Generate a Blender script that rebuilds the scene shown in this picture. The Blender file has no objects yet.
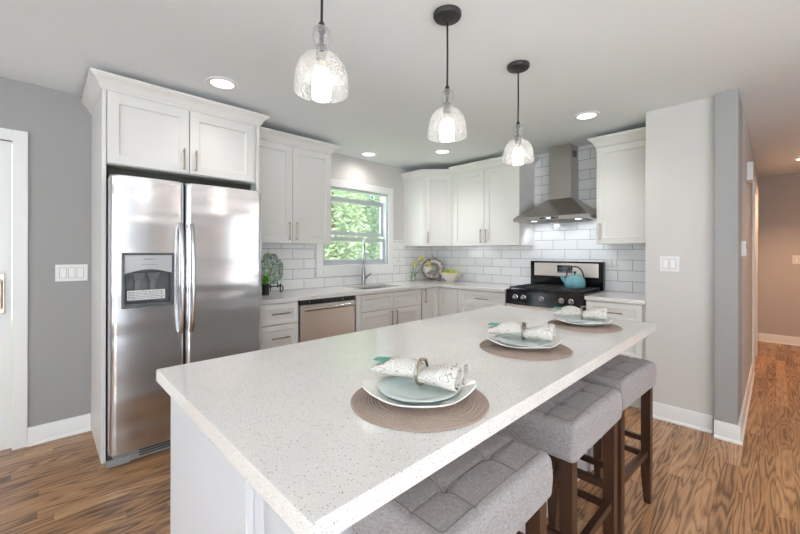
import bpy, bmesh, math, random
from mathutils import Vector, Matrix
random.seed(7)
sc = bpy.context.scene
COL = sc.collection
PI = math.pi

# ------------------------------------------------------------------ camera, world, exposure
YAW = .775
CAM_H = 1.2978
cam_data = bpy.data.cameras.new('camera')
cam = bpy.data.objects.new('camera', cam_data)
COL.objects.link(cam)
cam.location = (0, 0, CAM_H)
cam.rotation_euler = (Matrix.Rotation(-YAW, 4, 'Z') @ Matrix.Rotation(PI/2, 4, 'X') @ Matrix.Rotation(.0019, 4, 'Z')).to_euler()
cam_data.sensor_width = 36
cam_data.lens = 368.48/800*36
cam_data.shift_y = -(267-252.57)/800
cam_data.clip_start = .02
cam_data.clip_end = 200
sc.camera = cam

world = bpy.data.worlds.new('sky')
sc.world = world
world.use_nodes = True
WORLD_STRENGTH = 5.0
bg = world.node_tree.nodes['Background']
bg.inputs[0].default_value = (.87, .95, 1.0, 1)
bg.inputs[1].default_value = WORLD_STRENGTH

sun_data = bpy.data.lights.new('sun', 'SUN'); sun_data.energy = 165; sun_data.angle = .01; sun_data.color = (.84, .935, 1)
sun = bpy.data.objects.new('sun', sun_data); COL.objects.link(sun)
sun.rotation_euler = (math.radians(40), 0, math.radians(-4))     # from behind the camera, 50 degrees high

sc.view_settings.view_transform = 'Standard'
sc.view_settings.look = 'None'
sc.view_settings.gamma = 1
sc.view_settings.use_curve_mapping = False
sc.view_settings.exposure = 0.38
sc.cycles.use_denoising = True
sc.cycles.max_bounces = 12
sc.cycles.diffuse_bounces = 6
sc.cycles.glossy_bounces = 5
sc.cycles.transparent_max_bounces = 16
sc.cycles.caustics_reflective = False
sc.cycles.caustics_refractive = False
sc.cycles.sample_clamp_indirect = 6

def portal(name, loc, rot, sx, sy):
    l = bpy.data.lights.new(name, 'AREA'); l.shape = 'RECTANGLE'; l.size = sx; l.size_y = sy
    l.cycles.is_portal = True
    o = bpy.data.objects.new(name, l); COL.objects.link(o); o.location = loc; o.rotation_euler = rot

DOWNLIGHT_W = 6
DOWNLIGHT_COL = (1, .96, .91)
HALL_COL = (1, .58, .32)
BULB_STRENGTH = 28
HOOD_W = 2.2

# ------------------------------------------------------------------ measures (metres)
YA = 3.508; XB = 4.112; HC = 2.4286; ZC = .914
UYA = YA-.341; UXB = XB-.340          # fronts of the upper cabinets
CYA = 2.860; CXB = 3.468              # counter fronts
XW = 3.482; XP = 3.4176; YP = .183
XMIN = -2.6; YMIN = -3.6; XFAR = 7.62

# ------------------------------------------------------------------ materials
def s2l(c):
    return tuple(((v/255/12.92) if v/255 <= .04045 else ((v/255+.055)/1.055)**2.4) for v in c)
MATS = {}
def new_mat(name):
    m = bpy.data.materials.new(name); m.use_nodes = True
    nt = m.node_tree; b = nt.nodes['Principled BSDF']; MATS[name] = m
    return m, nt, b
def N(nt, t, **kw):
    n = nt.nodes.new(t)
    for k, v in kw.items():
        if k.startswith('i_'): n.inputs[k[2:].replace('_', ' ')].default_value = v
        else: setattr(n, k, v)
    return n
def basic(name, rgb, rough=.5, metal=0, spec=.5, bump=0, bscale=80, var=0, coat=0):
    m, nt, b = new_mat(name); L = nt.links.new
    c = s2l(rgb)+(1,)
    b.inputs['Base Color'].default_value = c
    b.inputs['Roughness'].default_value = rough; b.inputs['Metallic'].default_value = metal
    b.inputs['Specular IOR Level'].default_value = spec; b.inputs['Coat Weight'].default_value = coat
    tc = N(nt, 'ShaderNodeTexCoord')
    no = N(nt, 'ShaderNodeTexNoise'); no.inputs['Scale'].default_value = bscale; no.inputs['Detail'].default_value = 3
    L(tc.outputs['Object'], no.inputs['Vector'])
    if bump:
        bp = N(nt, 'ShaderNodeBump'); bp.inputs['Strength'].default_value = bump; bp.inputs['Distance'].default_value = .002
        L(no.outputs['Fac'], bp.inputs['Height']); L(bp.outputs['Normal'], b.inputs['Normal'])
    mx = N(nt, 'ShaderNodeMix', data_type='RGBA')
    mx.inputs[6].default_value = tuple(v*(1-var) for v in c[:3])+(1,); mx.inputs[7].default_value = tuple(min(1, v*(1+var)) for v in c[:3])+(1,)
    L(no.outputs['Fac'], mx.inputs[0]); L(mx.outputs[2], b.inputs['Base Color'])
    return m
M = {}
M['ceiling'] = basic('ceiling paint', (237, 241, 243), .9, bump=.05, bscale=200)
M['grey_wall'] = basic('grey wall paint', (158, 157, 156), .8, bump=.06, bscale=250)
M['light_wall'] = basic('light greige wall paint', (212, 209, 206), .8, bump=.06, bscale=250)
M['hall_wall'] = basic('hall wall paint', (196, 192, 190), .8, bump=.06, bscale=250)
M['trim'] = basic('white trim paint', (240, 240, 240), .4)
M['cab'] = basic('white cabinet lacquer', (230, 228, 225), .38)
M['island_white'] = basic('white island panel', (210, 212, 217), .4)
M['nickel'] = basic('brushed nickel', (172, 158, 142), .3, metal=1)
M['chrome'] = basic('chrome', (215, 215, 218), .12, metal=1)
M['black_metal'] = basic('black metal', (22, 21, 21), .4)
M['bronze'] = basic('dark bronze canopy', (52, 50, 49), .45, metal=.4)
M['black_gloss'] = basic('black enamel', (20, 20, 22), .12)
M['black_plastic'] = basic('black plastic', (25, 25, 27), .4)
M['grate'] = basic('cast iron grate', (38, 38, 40), .55)
M['dark_grey'] = basic('dark grey plastic', (84, 86, 88), .4)
M['mid_grey'] = basic('grey plastic', (140, 142, 144), .4)
M['silver_plastic'] = basic('silver plastic', (190, 192, 194), .3, metal=.3)
M['white_plastic'] = basic('white plastic', (232, 232, 230), .35)
M['ivory_plate'] = basic('glossy white porcelain', (240, 238, 234), .15, coat=.3)
M['celadon'] = basic('celadon porcelain', (212, 224, 221), .15, coat=.3)
M['teal_cloth'] = basic('teal napkin lining', (96, 146, 134), .85)
M['kettle'] = basic('teal enamel', (104, 160, 170), .12, coat=.5, var=.15, bscale=60)
M['gap'] = basic('gap shade tone', (60, 60, 52), .7)
M['paper'] = basic('paper sticker', (222, 222, 222), .6)
M['ink'] = basic('grey print', (110, 110, 112), .6)
M['bowl'] = basic('stone bowl', (222, 212, 202), .5, var=.06, bscale=20)
M['fruit'] = basic('yellow green fruit skin', (188, 200, 60), .35, var=.2, bscale=12)
M['stemg'] = basic('green stem', (96, 130, 60), .5, var=.2)
M['petal_y'] = basic('yellow petal', (226, 218, 128), .5, var=.15)
M['petal_w'] = basic('white petal', (245, 240, 232), .5)
M['leafplant'] = basic('bright green leaf', (104, 176, 40), .45, var=.25, bscale=40)
M['soil'] = basic('dark soil', (50, 38, 30), .9, var=.3)
M['bark'] = basic('bark', (128, 116, 100), .9, bump=.5, bscale=30, var=.3)
M['lawn'] = basic('lawn', (120, 150, 80), .9, bump=.5, bscale=20, var=.3)
M['pot_black'] = basic('black pot', (30, 30, 30), .4)
M['vinyl'] = basic('backlit vinyl sash', (196, 200, 206), .4)  # white vinyl, its backlit shade put into the grey
M['paddle_grey'] = basic('paddle grey plastic', (108, 110, 112), .35)
M['faucet'] = basic('satin faucet metal', (150, 150, 154), .22, metal=1)
M['rug'] = basic('pale bounce rug', (228, 230, 232), .95, bump=.3, bscale=300)  # pale so the added rug throws sunlight upward
M['screw'] = basic('screw metal', (170, 168, 160), .35, metal=1)
M['display_black'] = basic('display glass', (12, 14, 18), .08)

def stainless(name, rgb, rough=.24, axis=2, wave=.0):
    m, nt, b = new_mat(name); L = nt.links.new
    b.inputs['Metallic'].default_value = 1
    b.inputs['Roughness'].default_value = rough
    tc = N(nt, 'ShaderNodeTexCoord'); mp = N(nt, 'ShaderNodeMapping')
    sc_ = [4, 4, 4]; sc_[axis] = 400
    mp.inputs['Scale'].default_value = sc_
    no = N(nt, 'ShaderNodeTexNoise'); no.inputs['Scale'].default_value = 1; no.inputs['Detail'].default_value = 4
    L(tc.outputs['Object'], mp.inputs['Vector']); L(mp.outputs['Vector'], no.inputs['Vector'])
    c = s2l(rgb)
    mx = N(nt, 'ShaderNodeMix', data_type='RGBA')
    mx.inputs[6].default_value = tuple(v*.97 for v in c)+(1,); mx.inputs[7].default_value = tuple(min(1, v*1.03) for v in c)+(1,)
    L(no.outputs['Fac'], mx.inputs[0]); L(mx.outputs[2], b.inputs['Base Color'])
    mr = N(nt, 'ShaderNodeMapRange'); mr.inputs['To Min'].default_value = rough*.93; mr.inputs['To Max'].default_value = rough*1.07
    L(no.outputs['Fac'], mr.inputs['Value']); L(mr.outputs['Result'], b.inputs['Roughness'])
    if wave:
        mp2 = N(nt, 'ShaderNodeMapping'); mp2.inputs['Scale'].default_value = (.8, .8, 5.5)
        n2 = N(nt, 'ShaderNodeTexNoise'); n2.inputs['Scale'].default_value = 1; n2.inputs['Detail'].default_value = 1
        bp = N(nt, 'ShaderNodeBump'); bp.inputs['Strength'].default_value = wave; bp.inputs['Distance'].default_value = .02
        L(tc.outputs['Object'], mp2.inputs['Vector']); L(mp2.outputs['Vector'], n2.inputs['Vector'])
        L(n2.outputs['Fac'], bp.inputs['Height']); L(bp.outputs['Normal'], b.inputs['Normal'])
    return m
M['steel'] = stainless('stainless steel fridge', (216, 216, 219), .21, 2, .75)
M['steel_handle'] = stainless('stainless handle', (205, 205, 206), .2, 0)
M['steel_hood'] = stainless('stainless hood', (178, 174, 169), .3, 2)
M['steel_dw'] = stainless('stainless dishwasher', (230, 220, 212), .4, 2)
M['steel_sink'] = stainless('stainless sink', (190, 190, 190), .3, 0)

def floor_mat():
    m, nt, b = new_mat('oak strip floor'); L = nt.links.new
    tc = N(nt, 'ShaderNodeTexCoord'); sp = N(nt, 'ShaderNodeSeparateXYZ'); L(tc.outputs['Object'], sp.inputs[0])
    def math_(op, a, b_=None, c=None):
        n = N(nt, 'ShaderNodeMath', operation=op)
        for i, v in enumerate((a, b_, c)):
            if v is None: continue
            if isinstance(v, (int, float)): n.inputs[i].default_value = v
            else: L(v, n.inputs[i])
        return n.outputs[0]
    W = .076
    yr = math_('DIVIDE', sp.outputs['Y'], W); row = math_('FLOOR', yr); fy = math_('SUBTRACT', yr, row)
    wn = N(nt, 'ShaderNodeTexWhiteNoise', noise_dimensions='1D'); L(row, wn.inputs['W'])
    off = math_('MULTIPLY', wn.outputs['Value'], 7.3)
    xr = math_('DIVIDE', math_('ADD', sp.outputs['X'], off), .95); pl = math_('FLOOR', xr); fx = math_('SUBTRACT', xr, pl)
    cb = N(nt, 'ShaderNodeCombineXYZ'); L(row, cb.inputs[0]); L(pl, cb.inputs[1])
    w2 = N(nt, 'ShaderNodeTexWhiteNoise', noise_dimensions='2D'); L(cb.outputs[0], w2.inputs['Vector'])
    rnd = w2.outputs['Value']
    # grain coordinates, shifted per plank
    gx = math_('ADD', sp.outputs['X'], math_('MULTIPLY', rnd, 37.0)); gz = math_('MULTIPLY', rnd, 19.0)
    gv = N(nt, 'ShaderNodeCombineXYZ'); L(gx, gv.inputs[0]); L(sp.outputs['Y'], gv.inputs[1]); L(gz, gv.inputs[2])
    mp = N(nt, 'ShaderNodeMapping'); mp.inputs['Scale'].default_value = (1.1, 13, 1); L(gv.outputs[0], mp.inputs['Vector'])
    n1 = N(nt, 'ShaderNodeTexNoise'); n1.inputs['Scale'].default_value = 1; n1.inputs['Detail'].default_value = 1.5; L(mp.outputs[0], n1.inputs['Vector'])
    rings = math_('FRACT', math_('MULTIPLY', n1.outputs['Fac'], 11))          # cathedral contour lines
    tri = math_('ABSOLUTE', math_('SUBTRACT', math_('MULTIPLY', rings, 2), 1))
    tri = math_('POWER', tri, 1.8)
    mp3 = N(nt, 'ShaderNodeMapping'); mp3.inputs['Scale'].default_value = (9, 230, 1); L(gv.outputs[0], mp3.inputs['Vector'])
    n3 = N(nt, 'ShaderNodeTexNoise'); n3.inputs['Scale'].default_value = 1; n3.inputs['Detail'].default_value = 3; L(mp3.outputs[0], n3.inputs['Vector'])
    mp4 = N(nt, 'ShaderNodeMapping'); mp4.inputs['Scale'].default_value = (1.2, 5, 1); L(gv.outputs[0], mp4.inputs['Vector'])
    n4 = N(nt, 'ShaderNodeTexNoise'); n4.inputs['Scale'].default_value = 1; n4.inputs['Detail'].default_value = 2; L(mp4.outputs[0], n4.inputs['Vector'])
    f = math_('ADD', math_('MULTIPLY', tri, .44), math_('MULTIPLY', n3.outputs['Fac'], .58))
    f = math_('ADD', f, math_('MULTIPLY', math_('SUBTRACT', rnd, .5), .30))
    f = math_('ADD', f, math_('MULTIPLY', math_('SUBTRACT', n4.outputs['Fac'], .5), .35))
    cr = N(nt, 'ShaderNodeValToRGB'); L(f, cr.inputs[0])
    e = cr.color_ramp.elements
    e[0].position = .12; e[0].color = s2l((192, 151, 112))+(1,)
    e[1].position = .92; e[1].color = s2l((72, 47, 31))+(1,)
    q = e.new(.42); q.color = s2l((164, 121, 82))+(1,)
    q = e.new(.62); q.color = s2l((124, 88, 58))+(1,)
    # seams
    sy = math_('LESS_THAN', math_('MINIMUM', fy, math_('SUBTRACT', 1, fy)), .012)
    sx = math_('LESS_THAN', math_('MINIMUM', fx, math_('SUBTRACT', 1, fx)), .0012)
    seam = math_('MAXIMUM', sy, sx)
    mx = N(nt, 'ShaderNodeMix', data_type='RGBA'); mx.inputs[7].default_value = s2l((52, 36, 26))+(1,)
    L(math_('MULTIPLY', seam, .65), mx.inputs[0]); L(cr.outputs[0], mx.inputs[6]); L(mx.outputs[2], b.inputs['Base Color'])
    L(math_('ADD', .27, math_('MULTIPLY', f, .16)), b.inputs['Roughness'])
    b.inputs['Coat Weight'].default_value = .15; b.inputs['Coat Roughness'].default_value = .2
    bp = N(nt, 'ShaderNodeBump'); bp.inputs['Strength'].default_value = .25; bp.inputs['Distance'].default_value = .001
    L(math_('SUBTRACT', math_('MULTIPLY', f, -.5), seam), bp.inputs['Height']); L(bp.outputs[0], b.inputs['Normal'])
    return m
M['floor'] = floor_mat()

def quartz(name, base, rough):
    m, nt, b = new_mat(name); L = nt.links.new
    tc = N(nt, 'ShaderNodeTexCoord')
    col = None
    cur = None
    for scale, thr, rgb, seed in ((150, .2, (186, 180, 174), 0), (210, .17, (138, 128, 120), 5), (200, .2, (250, 248, 246), 9), (90, .09, (160, 148, 136), 13)):
        mp = N(nt, 'ShaderNodeMapping'); mp.inputs['Location'].default_value = (seed, seed*.7, seed*.3); L(tc.outputs['Object'], mp.inputs[0])
        v = N(nt, 'ShaderNodeTexVoronoi'); v.inputs['Scale'].default_value = scale; L(mp.outputs[0], v.inputs['Vector'])
        lt = N(nt, 'ShaderNodeMath', operation='LESS_THAN'); L(v.outputs['Distance'], lt.inputs[0])
        # each cell has its own random speck size, most cells none
        sp = N(nt, 'ShaderNodeSeparateColor'); L(v.outputs['Color'], sp.inputs[0])
        mr = N(nt, 'ShaderNodeMapRange'); mr.inputs['From Min'].default_value = .45; mr.inputs['To Min'].default_value = 0; mr.inputs['To Max'].default_value = thr*1.6
        L(sp.outputs[0], mr.inputs['Value']); L(mr.outputs[0], lt.inputs[1])
        mx = N(nt, 'ShaderNodeMix', data_type='RGBA'); mx.inputs[7].default_value = s2l(rgb)+(1,)
        if cur is None: mx.inputs[6].default_value = s2l(base)+(1,)
        else: L(cur, mx.inputs[6])
        L(lt.outputs[0], mx.inputs[0]); cur = mx.outputs[2]
    n = N(nt, 'ShaderNodeTexNoise'); n.inputs['Scale'].default_value = 9; n.inputs['Detail'].default_value = 6; L(tc.outputs['Object'], n.inputs['Vector'])
    mr = N(nt, 'ShaderNodeMapRange'); mr.inputs['To Min'].default_value = .94; mr.inputs['To Max'].default_value = 1.05; L(n.outputs['Fac'], mr.inputs['Value'])
    vm = N(nt, 'ShaderNodeVectorMath', operation='SCALE'); L(cur, vm.inputs[0]); L(mr.outputs[0], vm.inputs['Scale'])
    L(vm.outputs[0], b.inputs['Base Color'])
    b.inputs['Roughness'].default_value = rough
    return m
M['quartz'] = quartz('speckled white quartz', (228, 225, 222), .12)

def tile_mat(name, axis):
    # running bond tiles; axis 'X': wall runs along X, 'Y': wall runs along Y
    m, nt, b = new_mat(name); L = nt.links.new
    tc = N(nt, 'ShaderNodeTexCoord'); sp = N(nt, 'ShaderNodeSeparateXYZ'); L(tc.outputs['Object'], sp.inputs[0])
    cb = N(nt, 'ShaderNodeCombineXYZ'); L(sp.outputs[axis], cb.inputs[0]); L(sp.outputs['Z'], cb.inputs[1])
    mp = N(nt, 'ShaderNodeMapping'); mp.inputs['Location'].default_value = (.06, -.914 % .105, 0); L(cb.outputs[0], mp.inputs[0])
    br = N(nt, 'ShaderNodeTexBrick'); L(mp.outputs[0], br.inputs['Vector'])
    br.inputs['Scale'].default_value = 1; br.inputs['Brick Width'].default_value = .258; br.inputs['Row Height'].default_value = .105
    br.inputs['Mortar Size'].default_value = .0022; br.inputs['Mortar Smooth'].default_value = .1; br.offset = .5
    br.inputs['Color1'].default_value = s2l((244, 244, 245))+(1,); br.inputs['Color2'].default_value = s2l((236, 236, 238))+(1,)
    br.inputs['Mortar'].default_value = s2l((150, 150, 150))+(1,)
    L(br.outputs['Color'], b.inputs['Base Color'])
    b.inputs['Roughness'].default_value = .12
    bp = N(nt, 'ShaderNodeBump'); bp.inputs['Strength'].default_value = .6; bp.inputs['Distance'].default_value = .002; bp.invert = True
    L(br.outputs['Fac'], bp.inputs['Height']); L(bp.outputs[0], b.inputs['Normal'])
    return m
M['tile_x'] = tile_mat('white subway tile on window wall', 'X')
M['tile_y'] = tile_mat('white subway tile on range wall', 'Y')

def fabric():
    m, nt, b = new_mat('grey linen upholstery'); L = nt.links.new
    tc = N(nt, 'ShaderNodeTexCoord')
    outs = []
    for s in ((900, 90, 300), (90, 900, 300)):
        mp = N(nt, 'ShaderNodeMapping'); mp.inputs['Scale'].default_value = s; L(tc.outputs['Object'], mp.inputs[0])
        n = N(nt, 'ShaderNodeTexNoise'); n.inputs['Scale'].default_value = 1; n.inputs['Detail'].default_value = 2; L(mp.outputs[0], n.inputs['Vector']); outs.append(n.outputs['Fac'])
    ad = N(nt, 'ShaderNodeMath', operation='ADD'); L(outs[0], ad.inputs[0]); L(outs[1], ad.inputs[1])
    mr = N(nt, 'ShaderNodeMapRange'); mr.inputs['From Min'].default_value = .7; mr.inputs['From Max'].default_value = 1.3; L(ad.outputs[0], mr.inputs['Value'])
    mx = N(nt, 'ShaderNodeMix', data_type='RGBA'); mx.inputs[6].default_value = s2l((112, 107, 108))+(1,); mx.inputs[7].default_value = s2l((166, 159, 159))+(1,)
    L(mr.outputs[0], mx.inputs[0]); L(mx.outputs[2], b.inputs['Base Color'])
    b.inputs['Roughness'].default_value = .95; b.inputs['Sheen Weight'].default_value = .2
    bp = N(nt, 'ShaderNodeBump'); bp.inputs['Strength'].default_value = .3; bp.inputs['Distance'].default_value = .001
    L(ad.outputs[0], bp.inputs['Height']); L(bp.outputs[0], b.inputs['Normal'])
    return m
M['fabric'] = fabric()
M['seam'] = basic('dark seam thread', (108, 102, 101), .95)

def darkwood():
    m, nt, b = new_mat('dark walnut stain'); L = nt.links.new
    tc = N(nt, 'ShaderNodeTexCoord'); mp = N(nt, 'ShaderNodeMapping'); mp.inputs['Scale'].default_value = (60, 60, 4); L(tc.outputs['Object'], mp.inputs[0])
    n = N(nt, 'ShaderNodeTexNoise'); n.inputs['Scale'].default_value = 1; n.inputs['Detail'].default_value = 3; L(mp.outputs[0], n.inputs['Vector'])
    mx = N(nt, 'ShaderNodeMix', data_type='RGBA'); mx.inputs[6].default_value = s2l((30, 19, 14))+(1,); mx.inputs[7].default_value = s2l((72, 44, 29))+(1,)
    L(n.outputs['Fac'], mx.inputs[0]); L(mx.outputs[2], b.inputs['Base Color']); b.inputs['Roughness'].default_value = .3
    return m
M['darkwood'] = darkwood()

def placemat():
    m, nt, b = new_mat('woven taupe placemat'); L = nt.links.new
    tc = N(nt, 'ShaderNodeTexCoord')
    n = N(nt, 'ShaderNodeTexNoise'); n.inputs['Scale'].default_value = 260; n.inputs['Detail'].default_value = 2; L(tc.outputs['Object'], n.inputs['Vector'])
    mx = N(nt, 'ShaderNodeMix', data_type='RGBA'); mx.inputs[6].default_value = s2l((128, 108, 98))+(1,); mx.inputs[7].default_value = s2l((190, 172, 160))+(1,)
    L(n.outputs['Fac'], mx.inputs[0]); L(mx.outputs[2], b.inputs['Base Color']); b.inputs['Roughness'].default_value = .85
    return m
M['placemat'] = placemat()

def napkin_mat():
    m, nt, b = new_mat('scroll printed napkin'); L = nt.links.new
    tc = N(nt, 'ShaderNodeTexCoord')
    n = N(nt, 'ShaderNodeTexNoise'); n.inputs['Scale'].default_value = 24; n.inputs['Detail'].default_value = 1.2; L(tc.outputs['Object'], n.inputs['Vector'])
    a = N(nt, 'ShaderNodeMath', operation='MULTIPLY'); a.inputs[1].default_value = 10; L(n.outputs['Fac'], a.inputs[0])
    f = N(nt, 'ShaderNodeMath', operation='FRACT'); L(a.outputs[0], f.inputs[0])
    cr = N(nt, 'ShaderNodeValToRGB'); L(f.outputs[0], cr.inputs[0]); e = cr.color_ramp.elements
    e[0].position = 0; e[0].color = s2l((212, 207, 201))+(1,); e[1].position = 1; e[1].color = s2l((212, 207, 201))+(1,)
    for p, c in ((.36, (212, 207, 201)), (.43, (134, 122, 112)), (.5, (168, 156, 146)), (.56, (216, 212, 207)), (.8, (216, 213, 207)), (.86, (170, 180, 176)), (.9, (212, 207, 201))):
        q = e.new(p); q.color = s2l(c)+(1,)
    L(cr.outputs[0], b.inputs['Base Color']); b.inputs['Roughness'].default_value = .9
    return m
M['napkin'] = napkin_mat()

def thin_glass(name, tint=(1, 1, 1), seeds=0., edge=.5, base=.04):
    # thin clear glass: mostly see-through, reflecting more at grazing angles, with seed bubbles
    m = bpy.data.materials.new(name); m.use_nodes = True; nt = m.node_tree; nt.nodes.clear(); L = nt.links.new
    out = N(nt, 'ShaderNodeOutputMaterial'); tr = N(nt, 'ShaderNodeBsdfTransparent'); tr.inputs[0].default_value = tuple(tint)+(1,)
    gl = N(nt, 'ShaderNodeBsdfGlossy'); gl.inputs['Roughness'].default_value = .03
    lw = N(nt, 'ShaderNodeLayerWeight'); lw.inputs['Blend'].default_value = .35
    mr = N(nt, 'ShaderNodeMapRange'); mr.inputs['To Min'].default_value = base; mr.inputs['To Max'].default_value = edge; L(lw.outputs['Facing'], mr.inputs['Value'])
    mx = N(nt, 'ShaderNodeMixShader'); L(mr.outputs[0], mx.inputs[0]); L(tr.outputs[0], mx.inputs[1]); L(gl.outputs[0], mx.inputs[2])
    last = mx
    if seeds:
        tc = N(nt, 'ShaderNodeTexCoord'); v = N(nt, 'ShaderNodeTexVoronoi'); v.inputs['Scale'].default_value = 260; L(tc.outputs['Object'], v.inputs['Vector'])
        lt = N(nt, 'ShaderNodeMath', operation='LESS_THAN'); lt.inputs[1].default_value = .32; L(v.outputs['Distance'], lt.inputs[0])
        mu = N(nt, 'ShaderNodeMath', operation='MULTIPLY'); mu.inputs[1].default_value = seeds; L(lt.outputs[0], mu.inputs[0])
        df = N(nt, 'ShaderNodeBsdfTranslucent'); df.inputs[0].default_value = (.95, .95, .95, 1)
        d2 = N(nt, 'ShaderNodeBsdfDiffuse'); d2.inputs[0].default_value = (.95, .95, .95, 1)
        ad = N(nt, 'ShaderNodeMixShader'); ad.inputs[0].default_value = .5; L(df.outputs[0], ad.inputs[1]); L(d2.outputs[0], ad.inputs[2])
        m2 = N(nt, 'ShaderNodeMixShader'); L(mu.outputs[0], m2.inputs[0]); L(mx.outputs[0], m2.inputs[1]); L(ad.outputs[0], m2.inputs[2]); last = m2
    L(last.outputs[0], out.inputs[0]); MATS[name] = m
    return m
M['glass_shade'] = thin_glass('seeded pendant glass', seeds=.5, edge=.75, base=.06)
M['pane'] = thin_glass('window pane', edge=.3)
M['vase_glass'] = thin_glass('vase glass', (.93, .96, .93), edge=.7, base=.08)

def emit(name, rgb, s):
    m = bpy.data.materials.new(name); m.use_nodes = True; nt = m.node_tree; nt.nodes.clear()
    o = N(nt, 'ShaderNodeOutputMaterial'); e = N(nt, 'ShaderNodeEmission'); e.inputs[0].default_value = tuple(rgb)+(1,); e.inputs[1].default_value = s
    nt.links.new(e.outputs[0], o.inputs[0]); return m
M['bulb'] = emit('glowing bulb', (1, .95, .88), BULB_STRENGTH)
M['downlight'] = emit('downlight lens', (1, .95, .88), 3)
M['downlight_hall'] = emit('warm downlight lens', (1, .8, .6), 6)
M['hood_led'] = emit('hood led', (.9, .96, 1), 3)
M['blue_display'] = emit('blue white display', (.75, .85, 1), 1.6)

def painted_plate():
    m, nt, b = new_mat('painted blue green platter'); L = nt.links.new
    tc = N(nt, 'ShaderNodeTexCoord')
    n = N(nt, 'ShaderNodeTexNoise'); n.inputs['Scale'].default_value = 11; n.inputs['Detail'].default_value = 3; n.inputs['Distortion'].default_value = 3; L(tc.outputs['Object'], n.inputs['Vector'])
    cr = N(nt, 'ShaderNodeValToRGB'); L(n.outputs['Fac'], cr.inputs[0]); e = cr.color_ramp.elements
    e[0].position = .25; e[0].color = s2l((34, 44, 58))+(1,); e[1].position = .78; e[1].color = s2l((196, 170, 96))+(1,)
    for p, c in ((.38, (76, 104, 126)), (.44, (206, 214, 208)), (.49, (104, 136, 112)), (.55, (50, 70, 92)), (.6, (196, 198, 140)), (.65, (120, 140, 120)), (.7, (96, 118, 126))):
        q = e.new(p); q.color = s2l(c)+(1,)
    L(cr.outputs[0], b.inputs['Base Color']); b.inputs['Roughness'].default_value = .2
    return m
M['painted'] = painted_plate()
def ring_mat():
    m, nt, b = new_mat('mottled silver brown ring'); L = nt.links.new
    tc = N(nt, 'ShaderNodeTexCoord')
    n = N(nt, 'ShaderNodeTexNoise'); n.inputs['Scale'].default_value = 22; n.inputs['Detail'].default_value = 4; L(tc.outputs['Object'], n.inputs['Vector'])
    cr = N(nt, 'ShaderNodeValToRGB'); L(n.outputs['Fac'], cr.inputs[0]); e = cr.color_ramp.elements
    e[0].position = .3; e[0].color = s2l((116, 100, 88))+(1,); e[1].position = .72; e[1].color = s2l((218, 208, 200))+(1,)
    q = e.new(.5); q.color = s2l((172, 162, 154))+(1,)
    L(cr.outputs[0], b.inputs['Base Color']); b.inputs['Roughness'].default_value = .3; b.inputs['Metallic'].default_value = .3
    return m
M['ring'] = ring_mat()
def leaf_mat(name, rgb):
    m, nt, b = new_mat(name); L = nt.links.new
    oi = N(nt, 'ShaderNodeTexCoord'); n = N(nt, 'ShaderNodeTexNoise'); n.inputs['Scale'].default_value = 3.5; n.inputs['Detail'].default_value = 2; L(oi.outputs['Object'], n.inputs['Vector'])
    c = s2l(rgb); mx = N(nt, 'ShaderNodeMix', data_type='RGBA'); mx.inputs[6].default_value = tuple(v*.75 for v in c)+(1,); mx.inputs[7].default_value = tuple(min(1, v*1.2) for v in c)+(1,)
    L(n.outputs['Fac'], mx.inputs[0]); L(mx.outputs[2], b.inputs['Base Color']); b.inputs['Roughness'].default_value = .5
    b.inputs['Transmission Weight'].default_value = 0
    return m
M['leaf_a'] = leaf_mat('tree leaf', (182, 194, 168))
M['leaf_b'] = leaf_mat('blue green leaf', (176, 192, 178))

# ------------------------------------------------------------------ mesh helpers
ident = lambda u, n, z: Vector((u, n, z))
def facing_A(Y0): return lambda u, n, z: Vector((u, Y0-n, z))       # wall running along X, fronts look towards -Y
def facing_B(X0): return lambda u, n, z: Vector((X0-n, u, z))       # wall running along Y, fronts look towards -X
def frame(o, ud, nd):
    o = Vector(o); ud = Vector(ud).normalized(); nd = Vector(nd).normalized()
    return lambda u, n, z: o+ud*u+nd*n+Vector((0, 0, z))

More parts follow.
